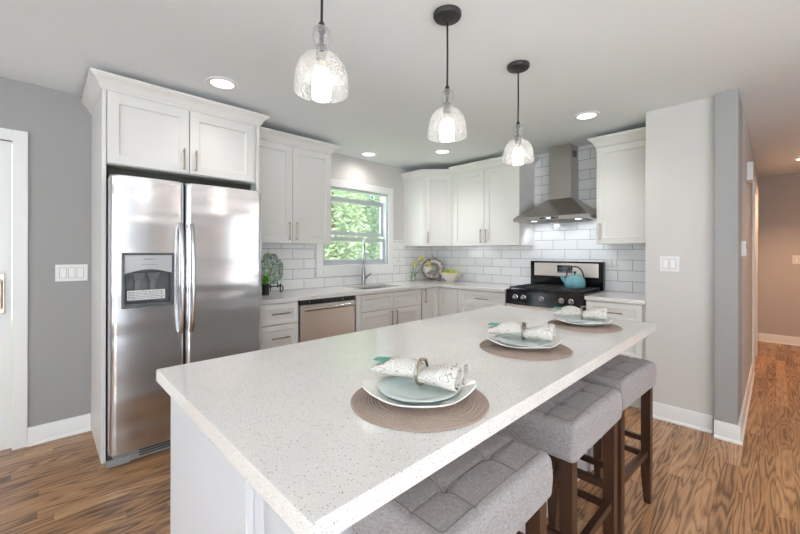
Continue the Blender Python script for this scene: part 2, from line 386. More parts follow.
class MB:
    def __init__(s, f=ident): s.bm = bmesh.new(); s.f = f; s.bevelled = False
    def V(s, p): return s.bm.verts.new(s.f(*p))
    def face(s, vs):
        try: return s.bm.faces.new(vs)
        except ValueError: return None
    def box(s, a0, a1, b0, b1, c0, c1, bev=0, seg=2):
        v = [s.V((x, y, z)) for x in (a0, a1) for y in (b0, b1) for z in (c0, c1)]
        fs = [s.face([v[i] for i in q]) for q in ((0, 1, 3, 2), (4, 6, 7, 5), (0, 4, 5, 1), (2, 3, 7, 6), (0, 2, 6, 4), (1, 5, 7, 3))]
        if bev:
            s.bevelled = True
            es = set(e for f in fs for e in f.edges)
            bmesh.ops.bevel(s.bm, geom=list(es), offset=bev, segments=seg, profile=.5, affect='EDGES')
        return s
    def prism(s, pts, z0, z1, bev=0, seg=2, cap_only=None):
        lo = [s.V((x, y, z0)) for x, y in pts]; hi = [s.V((x, y, z1)) for x, y in pts]; n = len(pts)
        fs = [s.face(lo[::-1]), s.face(hi)]
        for i in range(n): fs.append(s.face([lo[i], lo[(i+1) % n], hi[(i+1) % n], hi[i]]))
        if bev:
            s.bevelled = True
            tgt = fs[:2] if cap_only is None else [fs[i] for i in cap_only]
            es = set(e for f in tgt for e in f.edges)
            bmesh.ops.bevel(s.bm, geom=list(es), offset=bev, segments=seg, profile=.5, affect='EDGES')
        return s
    def hull(s, lo, hi):      # two quads of 3-D points, joined into a frustum
        a = [s.V(p) for p in lo]; b = [s.V(p) for p in hi]; n = len(a)
        s.face(a[::-1]); s.face(b)
        for i in range(n): s.face([a[i], a[(i+1) % n], b[(i+1) % n], b[i]])
        return s
    def lathe(s, prof, c=(0, 0, 0), seg=32, closed=True, rot=None):
        # prof: list of (r, z); a radius of 0 becomes a pole
        rings = []
        for r, z in prof:
            ps = [(0, 0, z)] if r < 1e-6 else [(r*math.cos(2*PI*k/seg), r*math.sin(2*PI*k/seg), z) for k in range(seg)]
            if rot is not None: ps = [tuple(rot @ Vector(p)) for p in ps]
            rings.append([s.V((p[0]+c[0], p[1]+c[1], p[2]+c[2])) for p in ps])
        for a, b in zip(rings, rings[1:]):
            for k in range(seg):
                k2 = (k+1) % seg
                if len(a) == 1 and len(b) == 1: continue
                if len(a) == 1: s.face([a[0], b[k], b[k2]])
                elif len(b) == 1: s.face([a[k], a[k2], b[0]])
                else: s.face([a[k], a[k2], b[k2], b[k]])
        if closed:
            for r in (rings[0], rings[-1]):
                if len(r) > 2: s.face(r)
        return s
    def tube(s, pts, r, seg=10, flat=1., caps=True):
        pts = [Vector(p) for p in pts]; n = len(pts); rings = []
        up = Vector((0, 0, 1)); prev = None
        for i, p in enumerate(pts):
            t = (pts[min(i+1, n-1)]-pts[max(i-1, 0)]).normalized()
            if prev is None:
                a = t.cross(up)
                if a.length < 1e-3: a = t.cross(Vector((0, 1, 0)))
                a.normalize()
            else:
                a = (prev-t*prev.dot(t)).normalized()
            prev = a; b = t.cross(a)
            rr = r[i] if isinstance(r, (list, tuple)) else r
            rings.append([s.V(p+a*math.cos(2*PI*k/seg)*rr+b*math.sin(2*PI*k/seg)*rr*flat) for k in range(seg)])
        for x, y in zip(rings, rings[1:]):
            for k in range(seg): s.face([x[k], x[(k+1) % seg], y[(k+1) % seg], y[k]])
        if caps: s.face(rings[0][::-1]); s.face(rings[-1])
        return s
    def ball(s, c, r, seg=16, sz=1.):
        n = 8
        return s.lathe([(r*math.sin(PI*i/n) if 0 < i < n else 0, -r*sz*math.cos(PI*i/n)) for i in range(n+1)], c, seg, closed=False)
    def torus(s, c, R, r, seg=40, rs=10, rot=None, flat=1.):
        rings = []
        for k in range(seg):
            a = 2*PI*k/seg; ring = []
            for j in range(rs):
                t = 2*PI*j/rs; p = Vector(((R+r*math.cos(t))*math.cos(a), (R+r*math.cos(t))*math.sin(a), r*flat*math.sin(t)))
                if rot is not None: p = rot @ p
                ring.append(s.V(p+Vector(c)))
            rings.append(ring)
        for k in range(seg):
            x, y = rings[k], rings[(k+1) % seg]
            for j in range(rs): s.face([x[j], x[(j+1) % rs], y[(j+1) % rs], y[j]])
        return s
    def sweep(s, path, prof, closed_ends=True):
        # path: plan polyline [(x,y)], walking with the room on the right-hand side; prof: closed loop of (out, z)
        n = len(path); P = [Vector((x, y)) for x, y in path]; rows = []
        for i in range(n):
            d0 = (P[i]-P[i-1]).normalized() if i else None
            d1 = (P[i+1]-P[i]).normalized() if i < n-1 else None
            n0 = Vector((d0.y, -d0.x)) if d0 else None; n1 = Vector((d1.y, -d1.x)) if d1 else None
            if n0 is None: o = n1
            elif n1 is None: o = n0
            else:
                o = n0+n1; o = o/(o.dot(n0))
            rows.append([s.V((P[i].x+o.x*a, P[i].y+o.y*a, z)) for a, z in prof])
        m = len(prof)
        for a, b in zip(rows, rows[1:]):
            for j in range(m): s.face([a[j], a[(j+1) % m], b[(j+1) % m], b[j]])
        s.face(rows[0][::-1]); s.face(rows[-1])
        return s
    def build(s, name, mat, parent=None, smooth=True, angle=35):
        bm = s.bm
        bmesh.ops.recalc_face_normals(bm, faces=bm.faces[:])
        root = parent
        while root is not None and root.parent is not None: root = root.parent
        if root is not None:
            off = root.location
            for v in bm.verts: v.co -= off
        me = bpy.data.meshes.new(name); bm.to_mesh(me); bm.free()
        me.materials.append(mat)
        if smooth and len(me.polygons):
            me.polygons.foreach_set('use_smooth', [True]*len(me.polygons)); me.set_sharp_from_angle(angle=math.radians(angle))
        o = bpy.data.objects.new(name, me); COL.objects.link(o)
        if parent is not None: o.parent = parent
        if smooth and s.bevelled:
            wn = o.modifiers.new('weighted normals', 'WEIGHTED_NORMAL'); wn.keep_sharp = True; wn.weight = 100
        return o

def tag(o, label, cat, group=None, kind=None):
    o['label'] = label; o['category'] = cat
    if group: o['group'] = group
    if kind: o['kind'] = kind
    return o
def thing(name, loc, label, cat, group=None):
    o = bpy.data.objects.new(name, None); COL.objects.link(o); o.location = loc; o.empty_display_size = .1
    return tag(o, label, cat, group)
def struct(o):
    o['kind'] = 'structure'; return o
def copy_tree(o, parent=None):
    c = o.copy(); COL.objects.link(c)
    if parent is not None: c.parent = parent
    for ch in list(o.children): copy_tree(ch, c)
    return c
def boolean_cut(o, cutter):
    keep = [m_ for m_ in o.modifiers]
    for m_ in keep: m_.show_viewport = False
    md = o.modifiers.new('cut', 'BOOLEAN'); md.operation = 'DIFFERENCE'; md.solver = 'EXACT'; md.object = cutter
    dg = bpy.context.evaluated_depsgraph_get(); dg.update()
    me = bpy.data.meshes.new_from_object(o.evaluated_get(dg)); o.modifiers.remove(md); o.data = me
    bpy.data.objects.remove(cutter)

# ------------------------------------------------------------------ the room
struct(MB().box(XMIN, XFAR+.1, YMIN, YA+.1, -.05, 0).build('floor', M['floor']))
struct(MB().box(XMIN, XFAR+.1, YMIN, YA+.1, HC, HC+.1).build('ceiling', M['ceiling']))

DX0, DX1, DZ = -1.0, -.126, 2.025       # door opening in the grey wall
WX0, WX1, WZ0, WZ1 = 2.235, 3.215, 1.15, 2.045   # kitchen window opening
XG = .283
w = MB()
w.box(XMIN, DX0, YA, YA+.12, 0, HC); w.box(DX0, DX1, YA, YA+.12, DZ, HC); w.box(DX1, XG, YA, YA+.12, 0, HC)
struct(w.build('wall_left', M['grey_wall']))
w = MB()
w.box(XG, WX0, YA, YA+.12, 0, HC); w.box(WX1, XB+.12, YA, YA+.12, 0, HC); w.box(WX0, WX1, YA, YA+.12, 0, WZ0); w.box(WX0, WX1, YA, YA+.12, WZ1, HC)
struct(w.build('wall_back', M['light_wall']))
struct(MB().box(XB, XB+.12, .735, YA, 0, HC).build('wall_range', M['light_wall']))
struct(MB().box(XW, XB+.12, .304, .735, 0, HC).build('wall_right', M['light_wall']))
# pillar that ends the hall wall, and the hall
struct(MB().box(XP, XP+.45, YP, .304, 0, HC).build('wall_pillar', M['grey_wall']))
struct(MB().box(XP+.45, XFAR, YP, .304, 0, HC).build('wall_hall', M['hall_wall']))
struct(MB().box(XFAR, XFAR+.1, -1.2, YP, 0, HC).build('wall_far', M['hall_wall']))
struct(MB().box(XP-.04, XFAR, -1.3, -1.2, 0, HC).build('wall_hall_right', M['hall_wall']))
# the half of the room behind the camera, with its windows
def pierced_wall(name, fixed, t, a0, a1, holes, along, mat=None):
    w = MB() if along == 'X' else MB(lambda u, n, z: Vector((n, u, z)))
    x = a0
    for h0, h1, z0, z1 in holes:
        w.box(x, h0, fixed, fixed+t, 0, HC); w.box(h0, h1, fixed, fixed+t, z1, HC)
        if z0 > 0: w.box(h0, h1, fixed, fixed+t, 0, z0)
        x = h1
    w.box(x, a1, fixed, fixed+t, 0, HC)
    return struct(w.build(name, mat or M['light_wall']))
REAR = [(-2.45, .3, .3, 2.25)]
EAST = [(-3.3, -1.5, .35, 2.2)]
SIDE = [(-2.9, -.5, .3, 2.05), (.4, 2.2, .6, 2.05)]
pierced_wall('wall_rear', YMIN-.12, .12, XMIN, XP+.06, REAR, 'X', M['grey_wall'])
pierced_wall('wall_east', XP-.04, .1, YMIN, -1.3, EAST, 'Y')
pierced_wall('wall_side', XMIN-.12, .12, YMIN, YA, SIDE, 'Y')
def plain_window(name, f, a0, a1, z0, z1, panes):
    fr = MB(f); wd = .05
    fr.box(a0, a1, .03, .09, z0, z0+wd); fr.box(a0, a1, .03, .09, z1-wd, z1)
    fr.box(a0, a0+wd, .03, .09, z0+wd, z1-wd); fr.box(a1-wd, a1, .03, .09, z0+wd, z1-wd)
    for k in range(1, panes):
        u = a0+(a1-a0)*k/panes; fr.box(u-.03, u+.03, .03, .09, z0+wd, z1-wd)
    o = struct(fr.build(name, M['trim']))
    MB(f).box(a0+wd, a1-wd, .055, .06, z0+wd, z1-wd).build('pane', M['pane'], o)
nw = 2
for (a0, a1, z0, z1) in REAR:
    plain_window('window_%d' % nw, lambda u, n, z: Vector((u, YMIN-n, z)), a0, a1, z0, z1, 3); nw += 1
    portal('daylight portal', ((a0+a1)/2, YMIN-.13, (z0+z1)/2), (PI/2, 0, 0), a1-a0, z1-z0)
for (a0, a1, z0, z1) in SIDE:
    plain_window('window_%d' % nw, lambda u, n, z: Vector((XMIN-n, u, z)), a0, a1, z0, z1, 2); nw += 1
    portal('daylight portal', (XMIN-.13, (a0+a1)/2, (z0+z1)/2), (PI/2, 0, -PI/2), a1-a0, z1-z0)
for (a0, a1, z0, z1) in EAST:
    plain_window('window_%d' % nw, lambda u, n, z: Vector((XP-.04+n, u, z)), a0, a1, z0, z1, 2); nw += 1
    portal('daylight portal', (XP+.07, (a0+a1)/2, (z0+z1)/2), (PI/2, 0, PI/2), a1-a0, z1-z0)
portal('daylight portal', ((WX0+WX1)/2, YA+.13, (WZ0+WZ1)/2), (-PI/2, 0, 0), WX1-WX0, WZ1-WZ0)

# added, unseen: block shading the trees, pale rug bouncing sun to the ceiling
struct(MB().box(XMIN-.2, XFAR+.2, YMIN-.2, YA+.2, HC+.15, 11.0).build('sun_shade_block', M['light_wall']))
tag(MB().box(-2.2, 3.1, -3.3, -1.2, .0005, .012, .004, 2).build('bounce_rug', M['rug']), 'added pale rug behind the camera, bouncing sun to the ceiling', 'rug')

# baseboards with shoe moulding
BASE = [(0, 0), (.026, 0), (.024, .012), (.015, .02), (.015, .112), (.012, .12), (0, .12)]
struct(MB().sweep([(-.056, YA), (XG-.012, YA)][::1], BASE).build('baseboard_left', M['trim']))
struct(MB().sweep([(XW, .735), (XW, .319)], BASE).build('baseboard_right', M['trim']))
struct(MB().sweep([(XP, .306), (XP, YP), (5.5, YP)][::1], BASE).build('baseboard_hall', M['trim']))
struct(MB().sweep([(XFAR, YP), (XFAR, -1.2)], BASE).build('baseboard_far', M['trim']))

# door in the grey wall
def casing(f, a0, a1, z1, wd, name, z0=0, t=.018):
    c = MB(f)
    for s_, e_ in ((a0-wd, a0), (a1, a1+wd)): c.box(s_, e_, 0, t, z0, z1+wd, .003)
    c.box(a0, a1, 0, t, z1, z1+wd, .003)
    return c.build(name, M['trim'])
struct(casing(facing_A(YA), DX0, DX1, DZ, .072, 'trim_1'))
d = MB(facing_A(YA))
d.box(DX0+.004, DX1-.004, -.06, -.025, .008, DZ-.004)
d.box(DX0+.004, DX1-.004, -.028, -.012, .008, .22); d.box(DX0+.004, DX1-.004, -.028, -.012, DZ-.13, DZ-.004)
d.box(DX0+.004, DX0+.12, -.028, -.012, .22, DZ-.13); d.box(DX1-.12+.07, DX1-.004, -.028, -.012, .22, DZ-.13)
door = struct(d.build('door_1', M['trim']))
h = MB(facing_A(YA)); h.box(-.2, -.158, -.012, -.004, .895, 1.16, .004, 3); h.box(-.19, -.168, -.012, .012, .93, 1.12, .008, 3)
h.build('pull_handle', M['nickel'], door)
# hall door, seen at a grazing angle
fh = lambda u, n, z: Vector((u, YP-n, z))
struct(casing(fh, 5.6, 6.45, 2.05, .09, 'trim_2', t=.02))
struct(MB(fh).box(5.6, 6.45, 0, .006, .005, 2.05).build('door_2', M['trim']))

# ------------------------------------------------------------------ kitchen window
fw = facing_A(YA)
c = MB(fw)
cw = .085
c.box(WX0-cw, WX0, 0, .02, WZ0-.1, WZ1+cw, .003); c.box(WX1, WX1+cw, 0, .02, WZ0-.1, WZ1+cw, .003)
c.box(WX0, WX1, 0, .02, WZ1, WZ1+cw, .003); c.box(WX0, WX1, 0, .02, WZ0-.1, WZ0, .003)
c.box(WX0-cw-.012, WX1+cw+.012, 0, .03, WZ0-.118, WZ0-.1, .003)
win = struct(c.build('window_1', M['trim']))
f = MB(fw)                                             # jamb liner
jt = .026
f.box(WX0, WX0+jt, -.12, -.001, WZ0, WZ1); f.box(WX1-jt, WX1, -.12, -.001, WZ0, WZ1); f.box(WX0+jt, WX1-jt, -.12, -.001, WZ1-.02, WZ1); f.box(WX0+jt, WX1-jt, -.12, -.001, WZ0, WZ0+.02)
f.build('window_frame', M['vinyl'], win)
def sash(n0, n1, z0, z1, st, rb, rt):
    s = MB(fw); a0, a1 = WX0+jt, WX1-jt
    s.box(a0, a0+st, n0, n1, z0, z1, .003); s.box(a1-st, a1, n0, n1, z0, z1, .003); s.box(a0+st, a1-st, n0, n1, z0, z0+rb, .003); s.box(a0+st, a1-st, n0, n1, z1-rt, z1, .003)
    o = s.build('sash', M['vinyl'], win)
    MB(fw).box(a0+st, a1-st, (n0+n1)/2-.002, (n0+n1)/2+.002, z0+rb, z1-rt).build('pane', M['pane'], o)
sash(-.105, -.075, 1.50, 1.945, .03, .045, .055)
sash(-.07, -.04, WZ0+.02, 1.475, .03, .045, .045)
# outside: lawn and trees seen through the panes
struct(MB().box(-4, 16, YA+.4, 18, -.4, -.35).build('ground_outside', M['lawn']))
def tree(name, label, cat, loc, r, hz, n, mat, size, group):
    t = thing(name, loc, label, cat, group); x, y, z0 = loc; rd = random.Random(int(x*100)+int(y*10))
    MB().tube([(x, y, z0), (x+.05, y, z0+hz*.4), (x, y+.05, z0+hz*.75)], [.1, .08, .04], 8).build('trunk', M['bark'], t)
    m = MB()
    for k in range(n):
        a = rd.uniform(0, 2*PI); cz = rd.uniform(-1, 1); q = (1-cz*cz)**.5; rr = rd.uniform(.35, 1)**.5
        lump = 1+.12*math.sin(3*a+4*cz)
        p = Vector((x+r*rr*lump*q*math.cos(a), y+r*rr*lump*q*math.sin(a), z0+hz*.53+hz*.47*cz*rr))
        R = Matrix.Rotation(rd.uniform(0, 6.28), 3, 'Z') @ Matrix.Rotation(rd.uniform(-1.2, 1.2), 3, 'X') @ Matrix.Rotation(rd.uniform(-.8, .8), 3, 'Y')
        s_ = size*rd.uniform(.6, 1.3)
        vs = [m.bm.verts.new(p+R @ Vector(v)) for v in ((-s_, 0, 0), (-.2*s_, -.45*s_, .12*s_), (s_, 0, 0), (-.2*s_, .45*s_, .12*s_))]
        m.bm.faces.new((vs[0], vs[1], vs[2])); m.bm.faces.new((vs[0], vs[2], vs[3]))
    m.build('foliage', mat, t, smooth=False)
G_ = 'trees outside the window'
tree('tree', 'green leafy tree outside the window, left behind the faucet', 'tree', (4.5, 6.7, -.35), .8, 4.4, 6500, M['leaf_a'], .07, G_)
tree('tree', 'green leafy tree outside the window, nearest its right jamb', 'tree', (6.25, 6.9, -.35), .8, 4.3, 6500, M['leaf_b'], .07, G_)
tree('tree', 'green leafy tree outside the window, between the two nearer trees', 'tree', (5.7, 8.9, -.35), .95, 5.0, 6500, M['leaf_b'], .085, G_)
tree('tree', 'tree far outside the window, glimpsed between the nearer trees', 'tree', (7.95, 10.0, -.35), 1.15, 5.6, 6500, M['leaf_a'], .1, G_)
tree('tree', 'tree far outside the window, towards its right jamb', 'tree', (10.6, 11.2, -.35), 1.3, 5.6, 5000, M['leaf_b'], .1, G_)

# ------------------------------------------------------------------ tile backsplash (part of the walls' finish)
t = MB(); TT = .008
TZ = 1.463
t.box(1.26, WX0-cw-.013, YA-TT, YA-.0004, ZC, 1.385); t.box(WX0-cw-.013, WX1+cw+.013, YA-TT, YA-.0004, ZC, WZ0-.119)
t.box(WX1+cw+.013, XB-TT, YA-TT, YA-.0004, ZC, 1.385); t.box(WX1+cw+.001, 3.50, YA-TT, YA-.0004, 1.385, TZ)
t.box(1.26+.86, WX0-cw-.001, YA-TT, YA-.0004, 1.385, 1.40)
tag(t.build('tile_backsplash', M['tile_x']), 'white subway tile backsplash around the window, behind the sink', 'backsplash', 'subway tile backsplashes')
t = MB()
t.box(XB-TT, XB-.0004, .735, YA-TT, ZC, 1.39); t.box(XB-TT, XB-.0004, 1.188, 1.962, 1.39, HC)
t.box(XB-TT, XB-.0004, 1.20, 1.965, .3, ZC)
tag(t.build('tile_backsplash', M['tile_y']), 'white subway tile backsplash behind the range, tiled to the ceiling behind the hood', 'backsplash', 'subway tile backsplashes')

# ------------------------------------------------------------------ cabinets
def shaker(mb, u0, u1, z0, z1, n0=0, st=.058, t=.021, bev=.0008):
    g = .0019; u0 += g; u1 -= g; z0 += g; z1 -= g
    mb.box(u0, u1, n0+.001, n0+t-.0145, z0, z1)
    mb.box(u0, u0+st, n0, n0+t, z0, z1, bev, 1); mb.box(u1-st, u1, n0, n0+t, z0, z1, bev, 1)
    mb.box(u0+st, u1-st, n0, n0+t, z0, z0+st, bev, 1); mb.box(u0+st, u1-st, n0, n0+t, z1-st, z1, bev, 1)
    e = .0065; n1, n2 = n0+t-.003, n0+t-.0144        # sloping inner edge of the frame
    o = [(u0+st, z0+st), (u1-st, z0+st), (u1-st, z1-st), (u0+st, z1-st)]; i_ = [(u0+st+e, z0+st+e), (u1-st-e, z0+st+e), (u1-st-e, z1-st-e), (u0+st+e, z1-st-e)]
    A = [mb.V((u, n1, z)) for u, z in o]; B = [mb.V((u, n2, z)) for u, z in i_]; C_ = [mb.V((u, n2, z)) for u, z in o]
    for k in range(4):
        k2 = (k+1) % 4; mb.face([A[k], A[k2], B[k2], B[k]]); mb.face([A[k], A[k2], C_[k2], C_[k]]); mb.face([B[k], B[k2], C_[k2], C_[k]])
def pull(f, parent, u, z, vertical=True, L=.16, n0=.019):
    b = MB(f); h = L/2; so = L/2-.014; r = .0058
    a = (lambda s: (u, s+z)) if vertical else (lambda s: (u+s, z))
    def P(s, n): uu, zz = a(s); return f(uu, n, zz)
    m = MB()
    m.tube([P(-h, n0+.03), P(h, n0+.03)], r, 10)
    for s in (-so, so): m.tube([P(s, n0-.001), P(s, n0+.03)], r*.8, 8)
    return m.build('handle', M['nickel'], parent)
def cab_door(f, root, u0, u1, z0, z1, hu=None, hz=None, vertical=True, name='door', L=.16, st=.058):
    m = MB(f); shaker(m, u0, u1, z0, z1, .0005, st=st); o = m.build(name, M['cab'], root)
    if hu is not None: pull(f, o, hu, hz, vertical, L)
    return o
CROWN = [(0, 0), (.006, 0), (.008, .012), (.016, .02), (.022, .036), (.040, .058), (.050, .064), (.052, .07), (.058, .074), (.058, .088), (0, .088)]
def crown_prof(z0): return [(a, z0+b) for a, b in CROWN]

# cabinet above and around the refrigerator
FZ = 2.905
t = thing('refrigerator_cabinet', (.75, 3.2, 0), 'white two-door cabinet with tall side panels surrounding and topping the refrigerator', 'cabinet')
b = MB(); b.box(.295, 1.232, FZ, YA-.001, 1.845, 2.312); b.build('cabinet_body', M['cab'], t)
b = MB(); b.box(.273, .2945, FZ-.016, YA-.001, 0, 2.312, .001, 1); b.build('side_panel', M['cab'], t)
b = MB(); b.box(1.2325, 1.254, FZ-.016, YA-.001, 0, 2.312, .001, 1); b.build('side_panel', M['cab'], t)
MB().box(.2945, 1.2325, 3.0, 3.06, 1.775, 1.8445).build('gap_shade_board', M['gap'], t)  # dark board painting the shade in the gap above the refrigerator
fA = facing_A(FZ)
cab_door(fA, t, .297, .753, 1.848, 2.29, .716, 1.94, L=.145)
cab_door(fA, t, .755, 1.211, 1.848, 2.29, .792, 1.94, L=.145)
MB().box(.2945, 1.2325, FZ-.012, FZ, 2.291, 2.312).build('top_rail', M['cab'], t)
m = MB(); m.sweep([(.273, YA), (.273, FZ-.016), (1.254, FZ-.016), (1.254, UYA-.075)][::-1], [(-a, z) for a, z in crown_prof(2.298)]); m.build('crown_moulding', M['cab'], t)

# wall cabinet left of the window
def wall_cabinet(loc, label, name='wall_cabinet'): return thing(name, loc, label, 'cabinet', 'white wall cabinets')
ZU, ZT = 1.382, 2.30
t = wall_cabinet((1.68, 3.3, ZU), 'white two-door wall cabinet between the refrigerator and the window')
MB().box(1.256, 2.11, UYA, YA-.001, ZU, ZT).build('cabinet_body', M['cab'], t)
fA = facing_A(UYA)
cab_door(fA, t, 1.256, 1.681, ZU, 2.285, 1.645, 1.495, L=.17)
cab_door(fA, t, 1.683, 2.108, ZU, 2.285, 1.719, 1.495, L=.17)
MB().box(1.256, 2.11, UYA-.019, UYA, 2.286, ZT).build('top_rail', M['cab'], t)
m = MB(); m.sweep([(1.256, UYA-.019), (2.11, UYA-.019), (2.11, YA)][::-1], [(-a, z) for a, z in crown_prof(2.288)]); m.build('crown_moulding', M['cab'], t)
# diagonal corner cabinet
t = wall_cabinet((3.8, 3.2, ZU), 'white diagonal one-door wall cabinet filling the corner right of the window')
CXL = XB-.61; CYL = YA-.61
m = MB(); m.prism([(CXL, YA-.001), (CXL, UYA), (UXB, CYL), (XB-TT-.001, CYL), (XB-TT-.001, YA-.001)], ZU, ZT); m.build('cabinet_body', M['cab'], t)
dl = math.hypot(UXB-CXL, UYA-CYL)
ud = Vector((UXB-CXL, CYL-UYA, 0)); nd = Vector((-(UYA-CYL), -(UXB-CXL), 0))
fD = frame((CXL, UYA, 0), ud, nd)
cab_door(fD, t, .035, dl-.012, ZU, 2.285, .07, 1.49, L=.15)
m = MB(); m.sweep([(CXL, YA), (CXL, UYA-.01), (UXB-.01, CYL), (UXB-.01+.02, CYL-.0)][:3][::-1], [(-a, z) for a, z in crown_prof(2.262)][::1]); m.build('crown_moulding', M['cab'], t)
# two-door cabinet on the range wall
t = wall_cabinet((3.94, 2.43, ZU), 'white two-door wall cabinet between the corner cabinet and the range hood')
MB().box(UXB, XB-.001-TT, 1.962, CYL-.001, ZU, ZT).build('cabinet_body', M['cab'], t)
fB = facing_B(UXB)
cab_door(fB, t, 2.414, 2.866, ZU, 2.285, 2.45, 1.495, L=.16)
cab_door(fB, t, 1.963, 2.412, ZU, 2.285, 2.376, 1.495, L=.16)
MB().box(UXB-.019, UXB, 2.867, CYL-.001, ZU, 2.285).build('filler_strip', M['cab'], t)
MB().box(UXB-.019, UXB, 1.962, CYL-.001, 2.286, ZT).build('top_rail', M['cab'], t)
m = MB(); m.sweep([(UXB-.019, CYL), (UXB-.019, 1.962), (XB-TT-.001, 1.962)][::-1], [(-a, z) for a, z in crown_prof(2.288)]); m.build('crown_moulding', M['cab'], t)
# one-door cabinet right of the hood
t = wall_cabinet((3.94, .96, ZU), 'white one-door wall cabinet between the range hood and the light wall')
MB().box(UXB, XB-.001-TT, .737, 1.188, ZU, ZT).build('cabinet_body', M['cab'], t)
cab_door(fB, t, .742, 1.187, ZU, 2.285, 1.15, 1.495, L=.16)
MB().box(UXB-.019, UXB, .737, 1.188, 2.286, ZT).build('top_rail', M['cab'], t)
m = MB(); m.sweep([(XB-TT-.001, 1.188), (UXB-.019, 1.188), (UXB-.019, .737)][::-1], [(-a, z) for a, z in crown_prof(2.288)]); m.build('crown_moulding', M['cab'], t)

# base cabinets on the window wall
BF = 2.905                                             # carcase front; doors stand .019 proud
CZ = ZC-.03-.0005
fA = facing_A(BF)
def base_body(t, u0, u1, fbox):
    fbox(u0, u1, .11, CZ).build('cabinet_body', M['cab'], t)
def bodyA(u0, u1, z0, z1):
    m = MB(); m.box(u0, u1, BF, YA-.01, z0, z1); m.box(u0, u1, BF+.07, YA-.01, 0, z0); return m
BXF = 3.513
def bodyB(u0, u1, z0, z1):
    m = MB(); m.box(BXF, XB-.01, u0, u1, z0, z1); m.box(BXF+.07, XB-.01, u0, u1, 0, z0); return m
def base_cabinet(loc, label): return thing('base_cabinet', loc, label, 'cabinet', 'white base cabinets')
t = base_cabinet((1.43, 3.2, 0), 'white drawer base cabinet between the refrigerator and the dishwasher')
base_body(t, 1.256, 1.601, bodyA)
cab_door(fA, t, 1.258, 1.6, .70, .872, 1.43, .79, False, 'drawer', .16, st=.045)
cab_door(fA, t, 1.258, 1.6, .41, .697, 1.43, .59, False, 'drawer', .16, st=.045)
cab_door(fA, t, 1.258, 1.6, .115, .407, 1.43, .3, False, 'drawer', .16, st=.045)
t = base_cabinet((2.71, 3.2, 0), 'white sink base cabinet under the window, right of the dishwasher')
m = MB(); m.box(2.226, 3.17, BF, YA-.01, .11, .66); m.box(2.226, 3.17, BF+.07, YA-.01, 0, .11); m.box(2.226, 2.26, BF, YA-.01, .66, CZ); m.box(3.135, 3.17, BF, YA-.01, .66, CZ); m.box(2.26, 3.135, BF, BF+.02, .66, CZ)
m.build('cabinet_body', M['cab'], t)
for a0, a1 in ((2.285, 2.726), (2.728, 3.167)): cab_door(fA, t, a0, a1, .70, .872, None, name='drawer_front', st=.045)
cab_door(fA, t, 2.285, 2.726, .115, .697, 2.692, .60, L=.16); cab_door(fA, t, 2.728, 3.167, .115, .697, 2.762, .60, L=.16)
MB(fA).box(2.226, 2.284, 0, .019, .115, .872).build('filler_strip', M['cab'], t)
t = base_cabinet((3.8, 3.2, 0), 'white corner base cabinet with two narrow doors meeting at an inside angle')
m = MB(); m.prism([(3.171, BF), (BXF, BF), (BXF, 2.60), (XB-.01, 2.60), (XB-.01, YA-.01), (3.171, YA-.01)], .11, CZ)
m.prism([(3.171, BF+.07), (BXF+.07, BF+.07), (BXF+.07, 2.60), (XB-.01, 2.60), (XB-.01, YA-.01), (3.171, YA-.01)], 0, .11)
m.build('cabinet_body', M['cab'], t)
fB = facing_B(BXF)
cab_door(fA, t, 3.19, 3.49, .115, .872, 3.225, .79, L=.16); cab_door(fB, t, 2.602, 2.882, .115, .872, None)
t = base_cabinet((3.8, 2.29, 0), 'white drawer base cabinet between the corner and the left side of the range')
base_body(t, 1.983, 2.598, bodyB)
cab_door(fB, t, 1.985, 2.55, .70, .872, 2.26, .79, False, 'drawer', .16, st=.045)
cab_door(fB, t, 1.985, 2.55, .41, .697, 2.26, .6, False, 'drawer', .16, st=.045); cab_door(fB, t, 1.985, 2.55, .115, .407, 2.26, .3, False, 'drawer', .16, st=.045)
MB(fB).box(2.552, 2.597, 0, .019, .115, .872).build('filler_strip', M['cab'], t)
t = base_cabinet((3.8, .96, 0), 'white drawer base cabinet between the range and the light wall')
base_body(t, .742, 1.192, bodyB)
cab_door(fB, t, .76, 1.19, .70, .872, .975, .79, False, 'drawer', .16, st=.045)
cab_door(fB, t, .76, 1.19, .41, .697, .975, .6, False, 'drawer', .16, st=.045); cab_door(fB, t, .76, 1.19, .115, .407, .975, .3, False, 'drawer', .16, st=.045)

# worktops
SX0, SX1, SY0, SY1 = 2.42, 3.02, 3.0, 3.36
Z0 = ZC-.03
m = MB(); yb = YA-TT-.0005; xb = XB-TT-.0005
m.box(1.256, SX0, CYA, yb, Z0, ZC); m.box(SX1, CXB, CYA, yb, Z0, ZC); m.box(SX0, SX1, CYA, SY0, Z0, ZC); m.box(SX0, SX1, SY1, yb, Z0, ZC)
m.box(CXB, xb, 1.983, yb, Z0, ZC)
tag(m.build('worktop', M['quartz'], smooth=False), 'L-shaped white quartz worktop with the sink, running into the corner', 'countertop', 'white quartz worktops')
tag(MB().box(CXB, xb, .738, 1.194, Z0, ZC, .002, 1).build('worktop', M['quartz']), 'short white quartz worktop right of the range', 'countertop', 'white quartz worktops')

